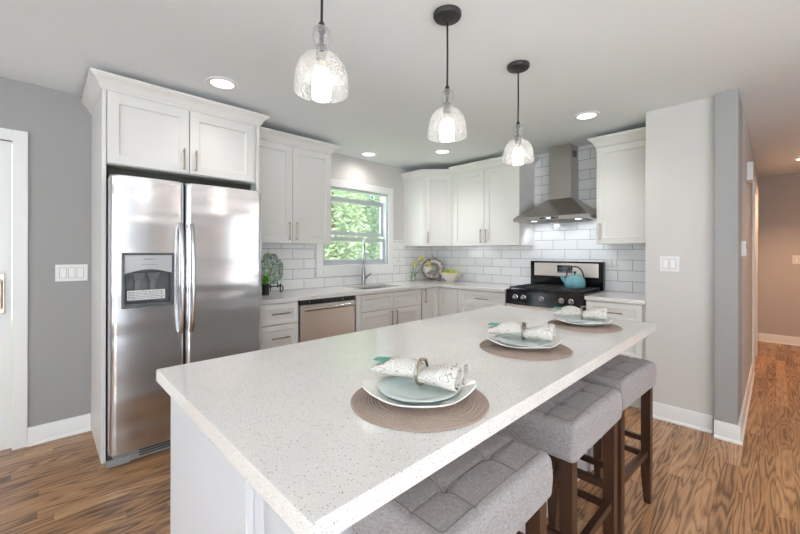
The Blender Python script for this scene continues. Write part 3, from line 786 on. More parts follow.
# sink and faucet
t = thing('sink', (2.72, 3.18, .7), 'stainless undermount sink sunk in the worktop below the window', 'sink')
m = MB(); wt = .004
m.box(SX0-wt, SX1+wt, SY0-wt, SY1+wt, .70, .704)
m.box(SX0-wt, SX0, SY0-wt, SY1+wt, .704, Z0-.0005); m.box(SX1, SX1+wt, SY0-wt, SY1+wt, .704, Z0-.0005)
m.box(SX0, SX1, SY0-wt, SY0, .704, Z0-.0005); m.box(SX0, SX1, SY1, SY1+wt, .704, Z0-.0005)
m.build('basin', M['steel_sink'], t)
MB().lathe([(.04, .704), (.04, .707), (.03, .708), (0, .706)], (2.72, 3.2, 0), 20).build('drain', M['chrome'], t)
FX, FY = 2.752, 3.425
t = thing('faucet', (FX, FY, ZC), 'tall chrome pull-down faucet behind the sink', 'faucet')
MB().lathe([(.028, ZC), (.028, ZC+.008), (.023, ZC+.014), (.022, ZC+.15), (.018, ZC+.2), (.014, ZC+.215), (0, ZC+.215)], (FX, FY, 0), 20).build('body', M['faucet'], t)
arc = [(FX, FY, ZC+.2), (FX, FY, ZC+.42)]
for k in range(1, 13):
    a = PI*k/12; arc.append((FX+.6*(-.085+.085*math.cos(a)), FY+.8*(-.085+.085*math.cos(a)), ZC+.42+.095*math.sin(a)))
arc.append((FX-.6*.17, FY-.8*.17, ZC+.37))
MB().tube(arc, .0115, 12).build('spout', M['faucet'], t)
MB().lathe([(.012, 0), (.016, -.02), (.0175, -.1), (.0155, -.125), (0, -.125)], (FX-.6*.17, FY-.8*.17, ZC+.385), 16).build('spray_head', M['faucet'], t)
m = MB(); m.tube([(FX+.02, FY, ZC+.085), (FX+.045, FY, ZC+.085)], .013, 12); m.tube([(FX+.04, FY, ZC+.085), (FX+.055, FY-.02, ZC+.11), (FX+.075, FY-.05, ZC+.135)], .0055, 8); m.build('lever_handle', M['faucet'], t)

# dishwasher
t = thing('dishwasher', (1.91, 3.2, 0), 'stainless dishwasher with a black top edge and bar handle, left of the sink cabinet', 'dishwasher')
D0, D1 = 1.606, 2.22
MB().box(D0+.005, D1-.005, 2.93, YA-.02, .02, CZ-.004).build('body', M['black_plastic'], t)
m = MB(); m.prism([(D0+.004, 2.93), (D0+.004, 2.885), (D0+.012, 2.872), (D1-.022, 2.872), (D1-.014, 2.885), (D1-.014, 2.93)], .12, .835, .003, 2); m.build('door_panel', M['steel_dw'], t)
MB().box(D0+.004, D1-.014, 2.88, 2.93, .838, CZ-.004, .003).build('control_strip', M['black_plastic'], t)
m = MB(); m.tube([(D0+.03, 2.842, .80), (D1-.04, 2.842, .80)], .013, 12, flat=1.3)
for x in (D0+.05, D1-.06): m.box(x-.012, x+.012, 2.842, 2.874, .79, .81)
m.build('handle', M['steel_handle'], t)
MB().box(D0+.01, D1-.02, 2.96, 2.975, 0, .118).build('toe_panel', M['black_plastic'], t)
for x in (D0+.1, D1-.16): MB().lathe([(.006, 0), (.006, .003), (0, .003)], (x, 2.8795, .86), 10, rot=Matrix.Rotation(PI/2, 3, 'X')).build('screw', M['screw'], t)

# ------------------------------------------------------------------ refrigerator
RX0, RX1, RS = .299, 1.222, .694
RF = 2.742; RB = 2.835
t = thing('refrigerator', (.75, 3.1, 0), 'large stainless side-by-side refrigerator with an ice and water dispenser', 'refrigerator')
MB().box(RX0+.004, RX1-.004, RB+.008, 3.45, .03, 1.745).build('body', M['dark_grey'], t)
def door_plan(x0, x1):
    pts = [(x0, RB), ]; n = 18; r = .032
    for k in range(9):
        a = PI/2*k/8; pts.append((x0+r-r*math.cos(a), RF+r+.006-r*math.sin(a)))
    for k in range(1, n):
        u = k/n; pts.append((x0+r+(x1-x0-2*r)*u, RF+.006-.006*math.sin(PI*u)))
    for k in range(9):
        a = PI/2*k/8; pts.append((x1-r+r*math.sin(a), RF+r+.006-r*math.cos(a)))
    pts.append((x1, RB)); return pts
dl_ = MB().prism(door_plan(RX0, RS-.003), .085, 1.76, .014, 4, cap_only=[1]).build('door', M['steel'], t, angle=50)
dr_ = MB().prism(door_plan(RS+.004, RX1), .085, 1.76, .014, 4, cap_only=[1]).build('door', M['steel'], t, angle=50)
AX0, AX1, AZ0, AZ1 = .352, .630, .955, 1.294
cut = MB().box(AX0+.012, AX1-.012, RF-.05, RF+.07, AZ0+.012, AZ1-.012).build('cutter', M['steel'], t)
boolean_cut(dl_, cut)
for dd in (dl_,):
    me = dd.data; me.polygons.foreach_set('use_smooth', [True]*len(me.polygons)); me.set_sharp_from_angle(angle=math.radians(50))
disp = MB()
y0 = RF-.004
disp.box(AX0, AX1, y0, RF+.012, AZ1-.014, AZ1, .003); disp.box(AX0, AX1, y0, RF+.012, AZ0, AZ0+.014, .003)
disp.box(AX0, AX0+.014, y0, RF+.012, AZ0+.014, AZ1-.014, .003); disp.box(AX1-.014, AX1, y0, RF+.012, AZ0+.014, AZ1-.014, .003)
disp.box(AX0+.0125, AX1-.0125, RF+.06, RF+.068, AZ0+.0125, AZ1-.0125)
for x0_, x1_ in ((AX0+.0125, AX0+.02), (AX1-.02, AX1-.0125)): disp.box(x0_, x1_, RF+.01, RF+.06, AZ0+.0125, AZ1-.0125)
disp.box(AX0+.02, AX1-.02, RF+.01, RF+.06, AZ0+.0125, AZ0+.024)
dp = disp.build('dispenser', M['dark_grey'], dl_)
cp = MB()
pts = [(AX0+.016, AZ1-.016), (AX1-.016, AZ1-.016), (AX1-.016, 1.165)]
for k in range(1, 12):
    u = k/12; pts.append((AX1-.016+(AX0-AX1+.032)*u, 1.165+.026*math.sin(PI*u)))
pts.append((AX0+.016, 1.165))
cp.f = lambda a, b, z: Vector((a, RF+.058-z, b))
cp.prism(pts, 0, .062); cp.build('control_panel', M['silver_plastic'], dl_)
lt = MB()
for k in range(10): lt.box(.462+k*.006, .4665+k*.006, RF-.0050, RF-.0035, 1.252, 1.257)
lt.build('brand_mark', M['ink'], dl_)
lt = MB()
for k in range(5): lt.box(.452+k*.018, .463+k*.018, RF-.0050, RF-.0035, 1.218, 1.221)
lt.build('control_marks', M['ink'], dl_)
for x in (.442, .522): MB().hull([(x-.034, RF+.022, 1.166), (x+.034, RF+.022, 1.166), (x+.034, RF+.055, 1.166), (x-.034, RF+.055, 1.166)], [(x-.02, RF+.03, 1.125), (x+.02, RF+.03, 1.125), (x+.02, RF+.055, 1.125), (x-.02, RF+.055, 1.125)]).build('nozzle', M['paddle_grey'], dl_)
for x in (.442, .522): MB().box(x-.017, x+.017, RF+.044, RF+.056, 1.04, 1.124, .004).build('dispenser_paddle', M['paddle_grey'], dl_)
MB().box(.384, .584, RF+.03, RF+.0315, 1.0, 1.06).build('sticker', M['paper'], dl_)
m = MB(); rd = random.Random(3)
for r_ in range(5):
    x = .39
    while x < .575:
        L_ = rd.uniform(.006, .02); m.box(x, min(x+L_, .579), RF+.0292, RF+.0302, 1.008+r_*.01, 1.0115+r_*.01); x += L_+.005
m.build('sticker_print', M['ink'], dl_)
for x, dd in ((RS-.030, dl_), (RS+.034, dr_)):
    m = MB(); P = []
    for k in range(25):
        u = k/24; z = .772+u*.712; bow = .052*math.sin(PI*min(1, max(0, u)))**.45 if 0 < u < 1 else 0
        P.append((x, RF-.002-bow, z))
    m.tube(P, .0125, 12, flat=1.25); m.build('handle', M['steel_handle'], dd)
g = MB(); g.box(RX0+.02, RX1-.01, 2.79, 2.86, .008, .076, .004); gr = g.build('base_grille', M['mid_grey'], t)
g = MB()
for k in range(3): g.box(RX0+.15, RX1-.06, 2.7885, 2.7899, .024+k*.015, .031+k*.015)
g.build('grille_slots', M['black_plastic'], gr)
MB().box(RX0+.03, RX1-.02, 2.87, 2.89, 0, .03).build('kick_plate', M['dark_grey'], t)
m = MB(); m.prism([(.286, 2.80), (.293, 2.785), (.33, 2.785), (.40, 2.782), (.40, 2.80)], .005, .05, .004); m.build('hinge_cover', M['mid_grey'], t)

# ------------------------------------------------------------------ range
t = thing('range', (3.78, 1.588, 0), 'black and stainless gas range with five front knobs below the hood', 'range')
GX, G0, G1 = 3.478, 1.207, 1.970
fR = facing_B(GX)
MB().box(GX+.03, 4.085, G0+.003, G1-.003, .03, .895).build('body', M['black_gloss'], t)
MB().box(GX+.005, 4.06, G0, G1, .895, .925, .004).build('cooktop', M['black_gloss'], t)
m = MB(); m.hull([(GX-.008, G0, .775), (GX+.03, G0, .775), (GX+.03, G1, .775), (GX-.008, G1, .775)], [(GX+.006, G0, .918), (GX+.03, G0, .918), (GX+.03, G1, .918), (GX+.006, G1, .918)])
m.build('control_panel', M['black_gloss'], t)
for y in (1.862, 1.775, 1.590, 1.40, 1.313):
    k = MB(); R = Matrix.Rotation(-PI/2, 3, 'Y')
    k.lathe([(.026, 0), (.026, .006), (.02, .008), (.018, .03), (.015, .034), (0, .034)], (GX-.001, y, .85), 18, rot=R)
    k.box(GX-.042, GX-.012, y-.005, y+.005, .834, .866, .002)
    k.build('knob', M['chrome'], t)
MB(fR).box(G0+.005, G1-.005, -.03, .012, .70, .772, .003).build('door_rail', M['steel_dw'], t)
m = MB(fR); m.box(G0+.004, G1-.004, -.03, .012, .24, .698, .004); od = m.build('oven_door', M['steel_dw'], t)
MB(fR).box(G0+.13, G1-.13, .0121, .014, .36, .58).build('oven_window', M['display_black'], od)
m = MB(); m.tube([(GX-.055, G0+.03, .735), (GX-.055, G1-.03, .735)], .013, 12)
for y in (G0+.045, G1-.045): m.box(GX-.06, GX-.011, y-.015, y+.015, .722, .748, .003)
m.build('handle', M['steel_dw'], od)
MB(fR).box(G0+.004, G1-.004, -.03, .01, .07, .235, .004).build('storage_drawer', M['steel_dw'], t)
MB().box(GX+.06, 4.08, G0+.02, G1-.02, 0, .03).build('plinth', M['black_plastic'], t)
# burners and grates
for x in (3.62, 3.90):
    for y in (1.40, 1.78):
        MB().lathe([(.05, .9255), (.05, .932), (.036, .934), (.036, .942), (.03, .945), (0, .945)], (x, y, 0), 20).build('burner', M['grate'], t)
for y0_, y1_ in ((1.235, 1.583), (1.593, 1.942)):
    m = MB(); gz0, gz1 = .936, .950
    for y in (y0_, (y0_+y1_)/2-.006, y1_-.012): m.box(3.50, 4.0, y, y+.012, gz0+.002, gz1, .002)
    for x in (3.50, 3.62, 3.745, 3.88, 3.988): m.box(x, x+.012, y0_, y1_, gz0, gz1-.001, .002)
    for x in (3.50, 3.988):
        for y in (y0_, y1_-.012): m.box(x, x+.012, y, y+.012, .925, gz0)
    m.build('grate', M['grate'], t)
# backguard
b = MB(); b.hull([(4.035, G0, .925), (4.085, G0, .925), (4.085, G1, .925), (4.035, G1, .925)], [(4.03, G0, 1.206), (4.085, G0, 1.206), (4.085, G1, 1.206), (4.03, G1, 1.206)])
b.build('backguard', M['black_gloss'], t)
MB().box(4.0225, 4.032, G0+.045, G1-.045, 1.045, 1.188, .004).build('backguard_panel', M['steel_dw'], t)
MB().box(4.020, 4.0235, 1.505, 1.665, 1.085, 1.165).build('display', M['display_black'], t)
m = MB()
for y in (1.62, 1.60, 1.575, 1.555): m.box(4.0185, 4.0205, y, y+.012, 1.115, 1.14)
m.build('clock_digits', M['ink'], t)
m = MB()
for k in range(4): m.box(4.0185, 4.0205, 1.515+k*.0, 1.53, 1.093+k*.017, 1.10+k*.017)
for k in range(5): m.box(4.0185, 4.0205, 1.54+k*.024, 1.555+k*.024, 1.092, 1.1)
m.build('display_button', M['mid_grey'], t)

# kettle on the range
KX, KY, KZ = 3.845, 1.415, .9505
t = thing('kettle', (KX, KY, KZ), 'teal enamel whistling kettle with a black handle on the right rear of the range', 'kettle')
MB().lathe([(0, KZ), (.088, KZ), (.097, KZ+.012), (.1, KZ+.045), (.094, KZ+.078), (.076, KZ+.106), (.045, KZ+.12), (.036, KZ+.12), (0, KZ+.12)], (KX, KY, 0), 28).build('body', M['kettle'], t)
MB().lathe([(.037, KZ+.1205), (.034, KZ+.128), (.012, KZ+.134), (0, KZ+.134)], (KX, KY, 0), 20).build('lid', M['kettle'], t)
MB().lathe([(0, KZ+.1345), (.008, KZ+.135), (.008, KZ+.142), (.015, KZ+.152), (.012, KZ+.162), (0, KZ+.164)], (KX, KY, 0), 16, closed=False).build('lid_knob', M['black_plastic'], t)
sd = Vector((-.25, .97, 0)).normalized()
MB().tube([Vector((KX, KY, KZ+.05))+sd*.08, Vector((KX, KY, KZ+.085))+sd*.112, Vector((KX, KY, KZ+.115))+sd*.128], [.026, .018, .014], 12).build('spout', M['kettle'], t)
m = MB(); P = []
for k in range(15):
    a = PI*k/14; P.append(Vector((KX, KY, KZ+.085))+sd*(.078*math.cos(a))+Vector((0, 0, .125*math.sin(a)**.8)))
m.tube(P, .007, 8); m.build('handle', M['black_plastic'], t)

# ------------------------------------------------------------------ range hood
t = thing('range_hood', (3.86, 1.585, 1.62), 'stainless pyramid range hood with a tall chimney over the range', 'range hood')
HX, H0, H1 = 3.60, 1.210, 1.958; xw = XB-TT-.001
MB().box(3.905, xw, 1.478, 1.702, 2.268, HC-.002, .002, 1).build('upper_chimney', M['steel_hood'], t)
MB().box(3.9, xw, 1.474, 1.706, 1.862, 2.27, .002, 1).build('chimney', M['steel_hood'], t)
m = MB(); m.hull([(HX, H0, 1.662), (xw, H0, 1.662), (xw, H1, 1.662), (HX, H1, 1.662)], [(3.895, 1.468, 1.866), (xw, 1.468, 1.866), (xw, 1.712, 1.866), (3.895, 1.712, 1.866)])
m.build('canopy', M['steel_hood'], t)
m = MB(); m.box(HX, HX+.02, H0, H1, 1.626, 1.662); m.box(xw-.02, xw, H0, H1, 1.626, 1.662); m.box(HX+.02, xw-.02, H0, H0+.02, 1.626, 1.662); m.box(HX+.02, xw-.02, H1-.02, H1, 1.626, 1.662)
m.build('rim', M['steel_hood'], t)
MB().box(HX+.02, xw-.02, H0+.02, H1-.02, 1.636, 1.645).build('filter', M['steel_sink'], t)
m = MB()
for k in range(9): m.box(HX+.12+k*.035, HX+.13+k*.035, H0+.08, H1-.08, 1.632, 1.636)
m.build('filter_baffle', M['mid_grey'], t)
MB().box(HX-.0015, HX, 1.485, 1.665, 1.633, 1.654).build('control_strip', M['display_black'], t)
MB().box(HX-.0025, HX-.0015, 1.555, 1.60, 1.637, 1.650).build('display', M['blue_display'], t)
m = MB()
for y in (1.50, 1.525, 1.62, 1.645): m.box(HX-.0025, HX-.0015, y-.006, y+.006, 1.640, 1.647)
m.build('button', M['mid_grey'], t)
m = MB()
for y in (1.18, ): m.box(xw-.17, xw-.02, H0-.0012, H0, 1.64, 1.65)
m.bm.free() if False else None
m2 = MB()
for k in range(5): m2.box(3.95+k*.022, 3.962+k*.022, 1.4765, 1.4781, 2.30, 2.37)
m2.build('vent_slot', M['black_plastic'], t)
for y in (1.36, 1.81):
    MB().lathe([(.03, 1.6305), (.03, 1.6355), (0, 1.6355)], (3.78, y, 0), 16, closed=True).build('lamp', M['hood_led'], t)
    l = bpy.data.lights.new('hood light', 'SPOT'); l.energy = HOOD_W; l.spot_size = 2.5; l.spot_blend = .6; l.shadow_soft_size = .03; l.color = (.88, .95, 1)
    o = bpy.data.objects.new('hood light', l); COL.objects.link(o); o.location = (3.86, y, 1.622)
    o.rotation_euler = (0, math.radians(-28), 0)

# ------------------------------------------------------------------ island
IX0, IX1, IY0, IY1 = .2747, 2.4068, .4588, 1.4219
tag(MB().box(IX0, IX1, IY0, IY1, ZC-.04, ZC, .003, 2).build('island_countertop', M['quartz']), 'long speckled white quartz countertop on the island, set with three places', 'countertop')
t = thing('kitchen_island', (1.34, 1.06, 0), 'white panelled kitchen island under the long quartz countertop', 'island')
iz = ZC-.0405
MB().box(.322, 2.36, .785, 1.36, 0, iz).build('body', M['island_white'], t)
MB().box(.305, .3215, .7625, 1.372, 0, iz, .001, 1).build('end_panel', M['island_white'], t)
MB().box(2.3605, 2.377, .7625, 1.372, 0, iz, .001, 1).build('end_panel', M['island_white'], t)
MB().box(.322, .345, .766, .7845, 0, iz).build('corner_strip', M['island_white'], t)
MB().box(2.337, 2.36, .766, .7845, 0, iz).build('corner_strip', M['island_white'], t)
fI = lambda u, n, z: Vector((u, 1.36+n, z))
for k in range(4):
    a0 = .33+k*.505
    m = MB(fI); shaker(m, a0, a0+.5, .115, .865, .0005); dd = m.build('door', M['island_white'], t)
    pull(fI, dd, a0+(.46 if k % 2 == 0 else .04), .76)

# ------------------------------------------------------------------ bar stools
SW, SD, SZ0, SZ1 = .490, .305, .605, .728
def seat_mesh():
    bm = bmesh.new(); hx, hy, hz = SW/2, SD/2, (SZ1-SZ0)/2; r = .021
    def ticks(h, n):
        a = [-h+r*(1-math.cos(PI/2*k/5)) for k in range(6)]
        mid = [-(h-r)+2*(h-r)*k/n for k in range(1, n)]
        return a+mid+[-x for x in reversed(a)]
    tx, ty, tz = ticks(hx, 64), ticks(hy, 44), ticks(hz, 4)
    cache = {}
    btn = [(bx, by) for bx in (-.105, .085) for by in (-.04, .062)]
    def put(p):
        key = (round(p[0], 5), round(p[1], 5), round(p[2], 5))
        if key in cache: return cache[key]
        x, y, z = p
        q = Vector((max(-hx+r, min(hx-r, x)), max(-hy+r, min(hy-r, y)), max(-hz+r, min(hz-r, z)))); d = Vector(p)-q
        v = q+d.normalized()*r if d.length > 1e-9 else Vector(p)
        top = max(0, min(1, (z+hz*.2)/(hz*1.2)))
        ex = 1-(v.x/hx)**2; ey = 1-(v.y/hy)**2
        if top > 0:
            v.z += top*.016*max(0, ex)**.3*max(0, ey)**.3
            dip = 0
            for bx, by in btn:
                dd = math.hypot(v.x-bx, v.y-by); dip += .016*math.exp(-(dd/.016)**2)
            for bx in (-.105, .085): dip += .0045*math.exp(-((v.x-bx)/.007)**2)*max(0, min(1, 8*ey))
            for by in (-.04, .062): dip += .0045*math.exp(-((v.y-by)/.007)**2)*max(0, min(1, 8*ex))
            v.z -= dip*top
        if z < hz*.9: v += Vector((v.x/hx*.004*(1-abs(z/hz)), v.y/hy*.004*(1-abs(z/hz)), 0))
        cache[key] = bm.verts.new(v+Vector((0, 0, (SZ0+SZ1)/2))); return cache[key]
    def grid(A, B, fn):
        for i in range(len(A)-1):
            for j in range(len(B)-1):
                vs = [put(fn(A[a], B[b])) for a, b in ((i, j), (i+1, j), (i+1, j+1), (i, j+1))]
                if len(set(vs)) == 4:
                    try: bm.faces.new(vs)
                    except ValueError: pass
    for s in (-1, 1):
        grid(tx, ty, lambda a, b: (a, b, s*hz)); grid(tx, tz, lambda a, b: (a, s*hy, b)); grid(ty, tz, lambda a, b: (s*hx, a, b))
    def top_z(x, y):
        ex = 1-(x/hx)**2; ey = 1-(y/hy)**2; z = hz+.016*max(0, ex)**.3*max(0, ey)**.3
        dip = sum(.016*math.exp(-(math.hypot(x-bx, y-by)/.016)**2) for bx, by in btn)
        dip += sum(.0045*math.exp(-((x-bx)/.007)**2)*max(0, min(1, 8*ey)) for bx in (-.105, .085))+sum(.0045*math.exp(-((y-by)/.007)**2)*max(0, min(1, 8*ex)) for by in (-.04, .062))
        return z-dip+(SZ0+SZ1)/2
    return bm, btn, top_z
def make_stool(loc, rz, label):
    t = thing('bar_stool', (0, 0, 0), label, 'bar stool', 'grey upholstered stools at the island')
    m = MB(); m.bm.free(); m.bm, btn, top_z = seat_mesh(); seat = m.build('seat', M['fabric'], t, angle=80)
    for bx, by in btn:
        MB().lathe([(0, -.003), (.0065, -.003), (.0075, 0), (.005, .003), (0, .004)], (bx, by, top_z(bx, by)), 14).build('button', M['seam'], seat)
    def seam(pts): MB().tube([(x, y, top_z(x, y)) for x, y in pts], .0011, 6).build('seam', M['seam'], seat)
    ix, iy = SW/2-.026, SD/2-.026
    for bx in (-.105, .085): seam([(bx, -iy+2*iy*k/40) for k in range(41)])
    for by in (-.04, .062): seam([(-ix+2*ix*k/50, by) for k in range(51)])
    P = []
    for (cx, cy, a0) in ((ix-.012, iy-.012, 0), (-ix+.012, iy-.012, 90), (-ix+.012, -iy+.012, 180), (ix-.012, -iy+.012, 270)):
        for k in range(7):
            a = math.radians(a0+15*k); P.append((cx+.012*math.cos(a), cy+.012*math.sin(a)))
    P.append(P[0]); Q = []
    for p, q in zip(P, P[1:]):
        nn = max(1, int(math.hypot(q[0]-p[0], q[1]-p[1])/.01))
        Q += [(p[0]+(q[0]-p[0])*k/nn, p[1]+(q[1]-p[1])*k/nn) for k in range(nn)]
    seam(Q+[P[0]])
    lx, ly = SW/2-.035, SD/2-.035; hw = .021
    for sx in (-1, 1):
        for sy in (-1, 1):
            x, y = sx*lx, sy*ly; k = MB(); tw = .014; fx, fy = x+sx*.004, y+sy*.004
            k.hull([(x-hw, y-hw, .16), (x+hw, y-hw, .16), (x+hw, y+hw, .16), (x-hw, y+hw, .16)], [(x-hw, y-hw, SZ0+.01), (x+hw, y-hw, SZ0+.01), (x+hw, y+hw, SZ0+.01), (x-hw, y+hw, SZ0+.01)])
            k.hull([(fx-tw, fy-tw, 0), (fx+tw, fy-tw, 0), (fx+tw, fy+tw, 0), (fx-tw, fy+tw, 0)], [(x-hw, y-hw, .16), (x+hw, y-hw, .16), (x+hw, y+hw, .16), (x-hw, y+hw, .16)])
            k.build('leg', M['darkwood'], t, angle=20)
    for sx in (-1, 1):
        for z in (.325, .245):
            MB().box(sx*lx-.009, sx*lx+.009, -ly+hw, ly-hw, z-.014, z+.014, .002).build('stretcher', M['darkwood'], t)
    for sy, z in ((-1, .265), (1, .325)):
        MB().box(-lx+hw, lx-hw, sy*ly-.012, sy*ly+.012, z-.016, z+.016, .002).build('footrest' if sy < 0 else 'stretcher', M['darkwood'], t)
    t.location = loc; t.rotation_euler = (0, 0, rz)
    return t
s1 = make_stool((.795, .592, 0), 0, 'grey tufted bar stool nearest the camera, before the nearest place setting')
for loc, rz, lab in (((1.485, .602, 0), math.radians(-1), 'middle grey tufted bar stool of the three along the island'),
                     ((2.062, .600, 0), math.radians(-3), 'farthest grey tufted bar stool, at the range end of the island')):
    c = copy_tree(s1); c.location = loc; c.rotation_euler = (0, 0, rz); c['label'] = lab

# ------------------------------------------------------------------ place settings
def placemat_mesh():
    pr = [(0, 0), (.176, 0), (.178, .0012)]
    n = 21
    for k in range(n):
        r1 = .178-.178*k/n; r0 = .178-.178*(k+1)/n
        pr += [(r1-.0012, .0022), (r1-.0032, .0037), ((r0+r1)/2, .0042), (max(r0+.0032, .0001), .0037)]
        if r0 > .001: pr.append((r0+.0006, .0022))
    pr.append((0, .004))
    return MB().lathe(pr, (0, 0, 0), 64, closed=False)
def square_plate():
    # thin rounded-square dish whose corners sweep up, swept from outline rings
    m = MB(); n = 64; rings = []
    def outline(s, e):
        pts = []
        for k in range(n):
            a = 2*PI*k/n; c_, s_ = math.cos(a), math.sin(a)
            q = (abs(c_)**e+abs(s_)**e)**(-1/e); pts.append((s*q*c_, s*q*s_, q))
        return pts
    prof = [(.0, .004, 2), (.05, .004, 2.2), (.072, .0045, 2.6), (.083, .008, 3.2), (.105, .0135, 4.), (.118, .017, 4.6), (.1195, .0185, 4.6), (.118, .0205, 4.6), (.105, .017, 4.), (.083, .0118, 3.2), (.07, .0085, 2.6), (.05, .008, 2.2), (0, .008, 2)]
    # underside foot first, then the upper face
    for s, z, e in prof:
        if s == 0: rings.append([m.V((0, 0, z-.004 if z < .006 else z))]); continue
        ring = []
        for x, y, q in outline(s, e):
            lift = max(0, (q-1))*.055*(s/.118)**3
            ring.append(m.V((x, y, z+lift-(.004 if z < .006 and s < .06 else 0))))
        rings.append(ring)
    for a, b in zip(rings, rings[1:]):
        for k in range(n):
            k2 = (k+1) % n
            if len(a) == 1: m.face([a[0], b[k], b[k2]])
            elif len(b) == 1: m.face([a[k], a[k2], b[0]])
            else: m.face([a[k], a[k2], b[k2], b[k]])
    return m
def salad_plate():
    return MB().lathe([(0, .0), (.052, 0), (.054, .003), (.066, .006), (.085, .011), (.1045, .0155), (.106, .0168), (.1045, .018), (.085, .0135), (.066, .0095), (.06, .007), (.056, .0065), (0, .0065)], (0, 0, 0), 56, closed=False)
def napkin_thing(label, a, tail):
    # rolled cloth: two rolls side by side pinched in the middle, with spiral ends
    t = thing('napkin', (0, 0, 0), label, 'napkin', 'rolled napkins on the plates')
    def spiral(side, L0, L1, wide, name):
        m = MB(); NS = 40; rows = []
        NL = 14
        for i in range(NL+1):
            u = L0+(L1-L0)*i/NL; row = []
            k = abs(u)/.12
            sc_ = .60+.40*min(1, k*1.6)**1.0
            for j in range(NS+1):
                th = 2*PI*2.2*j/NS; r = (.031-.016*j/NS)*sc_*wide
                wob = 1+.07*math.sin(5*th/2+u*40)+.04*math.sin(u*70)
                row.append(Vector((u, side*(.021*wide*sc_)+r*wob*math.cos(th)*(1), .0315*sc_*wide+r*wob*math.sin(th)*.95)))
            rows.append(row)
        th_ = .0022
        outer = [[m.V(p) for p in row] for row in rows]
        inner = []
        for row in rows:
            rr = []
            cx = sum((p.y for p in row[:18]))/18; cz = sum((p.z for p in row[:18]))/18
            for p in row:
                d = Vector((0, cx-p.y, cz-p.z)); d = d.normalized() if d.length > 1e-6 else d
                rr.append(m.V(p+d*th_))
            inner.append(rr)
        for i in range(NL):
            for j in range(NS):
                m.face([outer[i][j], outer[i+1][j], outer[i+1][j+1], outer[i][j+1]]); m.face([inner[i][j], inner[i][j+1], inner[i+1][j+1], inner[i+1][j]])
        for i in (0, NL):
            for j in range(NS): m.face([outer[i][j], outer[i][j+1], inner[i][j+1], inner[i][j]])
        for j in (0, NS):
            for i in range(NL): m.face([outer[i][j], inner[i][j], inner[i+1][j], outer[i+1][j]])
        return m.build(name, M['napkin'], t, angle=60)
    for side in (-1, 1):
        spiral(side, 0.0, .118, 1.0, 'roll')
    # flattened far half with a tail
    m = MB(); rows = []
    for i in range(17):
        u = -.135*i/16; k = i/16; w_ = .025+.022*math.sin(min(1, k*1.25)*PI/2)-.006*k; h_ = .024+.009*math.sin(PI*min(1, k*1.1))-.008*k
        row = []
        for j in range(24):
            th = 2*PI*j/24; wob = 1+.06*math.sin(3*th+u*50)
            row.append(m.V((u+.004*math.sin(4*th), w_*wob*math.cos(th), .004+h_*(1+.92*math.sin(th)*wob))))
        rows.append(row)
    for a_, b_ in zip(rows, rows[1:]):
        for j in range(24): m.face([a_[j], a_[(j+1) % 24], b_[(j+1) % 24], b_[j]])
    m.face(rows[0]); m.face(rows[-1]); m.build('folded_end', M['napkin'], t, angle=60)
    m = MB(); m.hull([(-.098, -.022, .040), (-.098, .008, .045), (-.098, .008, .050), (-.098, -.022, .046)], [(-.139, -.030, .045), (-.135, -.012, .050), (-.135, -.012, .0525), (-.139, -.030, .0475)])
    m.build('lining_corner', M['teal_cloth'], t)
    return t
def ring_thing(label):
    t = thing('napkin_ring', (0, 0, 0), label, 'napkin ring', 'napkin rings on the napkins')
    m = MB(); rot = Matrix.Rotation(PI/2, 3, 'Y')
    m.torus((0, 0, .027), .033, .0026, 36, 8, rot)
    m.torus((.004, 0, .027), .033, .0018, 36, 8, rot)
    m.build('band', M['nickel'], t)
    m = MB(); P = []
    for k in range(24):
        a = 2*PI*1.4*k/23; r = .013-.0085*k/23; P.append((.004+r*math.cos(a), r*math.sin(a)*.9, .0615+.0005*k/23))
    m.tube(P, .0017, 6); m.build('scroll', M['nickel'], t)
    return t
names3 = ['nearest', 'middle', 'farthest']
spots = [(.710, .652, math.radians(-76)), (1.398, .710, math.radians(-74)), (2.055, .712, math.radians(-72))]
protos = None
for i, (x, y, ang) in enumerate(spots):
    desc = names3[i]
    seat_txt = ['nearest the camera', 'in the middle of the island', 'at the range end of the island'][i]
    if protos is None:
        pm = placemat_mesh().build('placemat', M['placemat']); pl = square_plate().build('dinner_plate', M['ivory_plate'], angle=60); sp = salad_plate().build('salad_plate', M['celadon'], angle=60)
        nk = napkin_thing('x', 0, 0); rg = ring_thing('x'); protos = (pm, pl, sp, nk, rg)
    else:
        pm, pl, sp, nk, rg = [copy_tree(p) for p in protos]
    tag(pm, 'round woven taupe placemat %s' % seat_txt, 'placemat', 'round placemats on the island'); pm.location = (x, y, ZC+.0003); pm.rotation_euler.z = i*.6
    tag(pl, 'square white dinner plate on the placemat %s' % seat_txt, 'plate', 'white dinner plates on the placemats'); pl.location = (x+.006, y+.006, ZC+.0048); pl.scale = (1.05, 1.05, 1.15); pl.rotation_euler.z = (.06, .02, .0)[i]
    tag(sp, 'round pale green salad plate on the square plate %s' % seat_txt, 'plate', 'green salad plates on the dinner plates'); sp.location = (x+.006, y+.008, ZC+.0148)
    nk.location = (x+.030, y+.020, ZC+.0335); nk.rotation_euler.z = ang; nk['label'] = ['scroll-printed rolled napkin on the plates nearest the camera, rolled end towards the stools', 'scroll-printed rolled napkin on the middle setting of the island', 'scroll-printed rolled napkin on the plates at the range end'][i]
    rg.location = nk.location; rg.rotation_euler.z = ang; rg['label'] = 'silver scroll napkin ring around the rolled napkin %s' % seat_txt

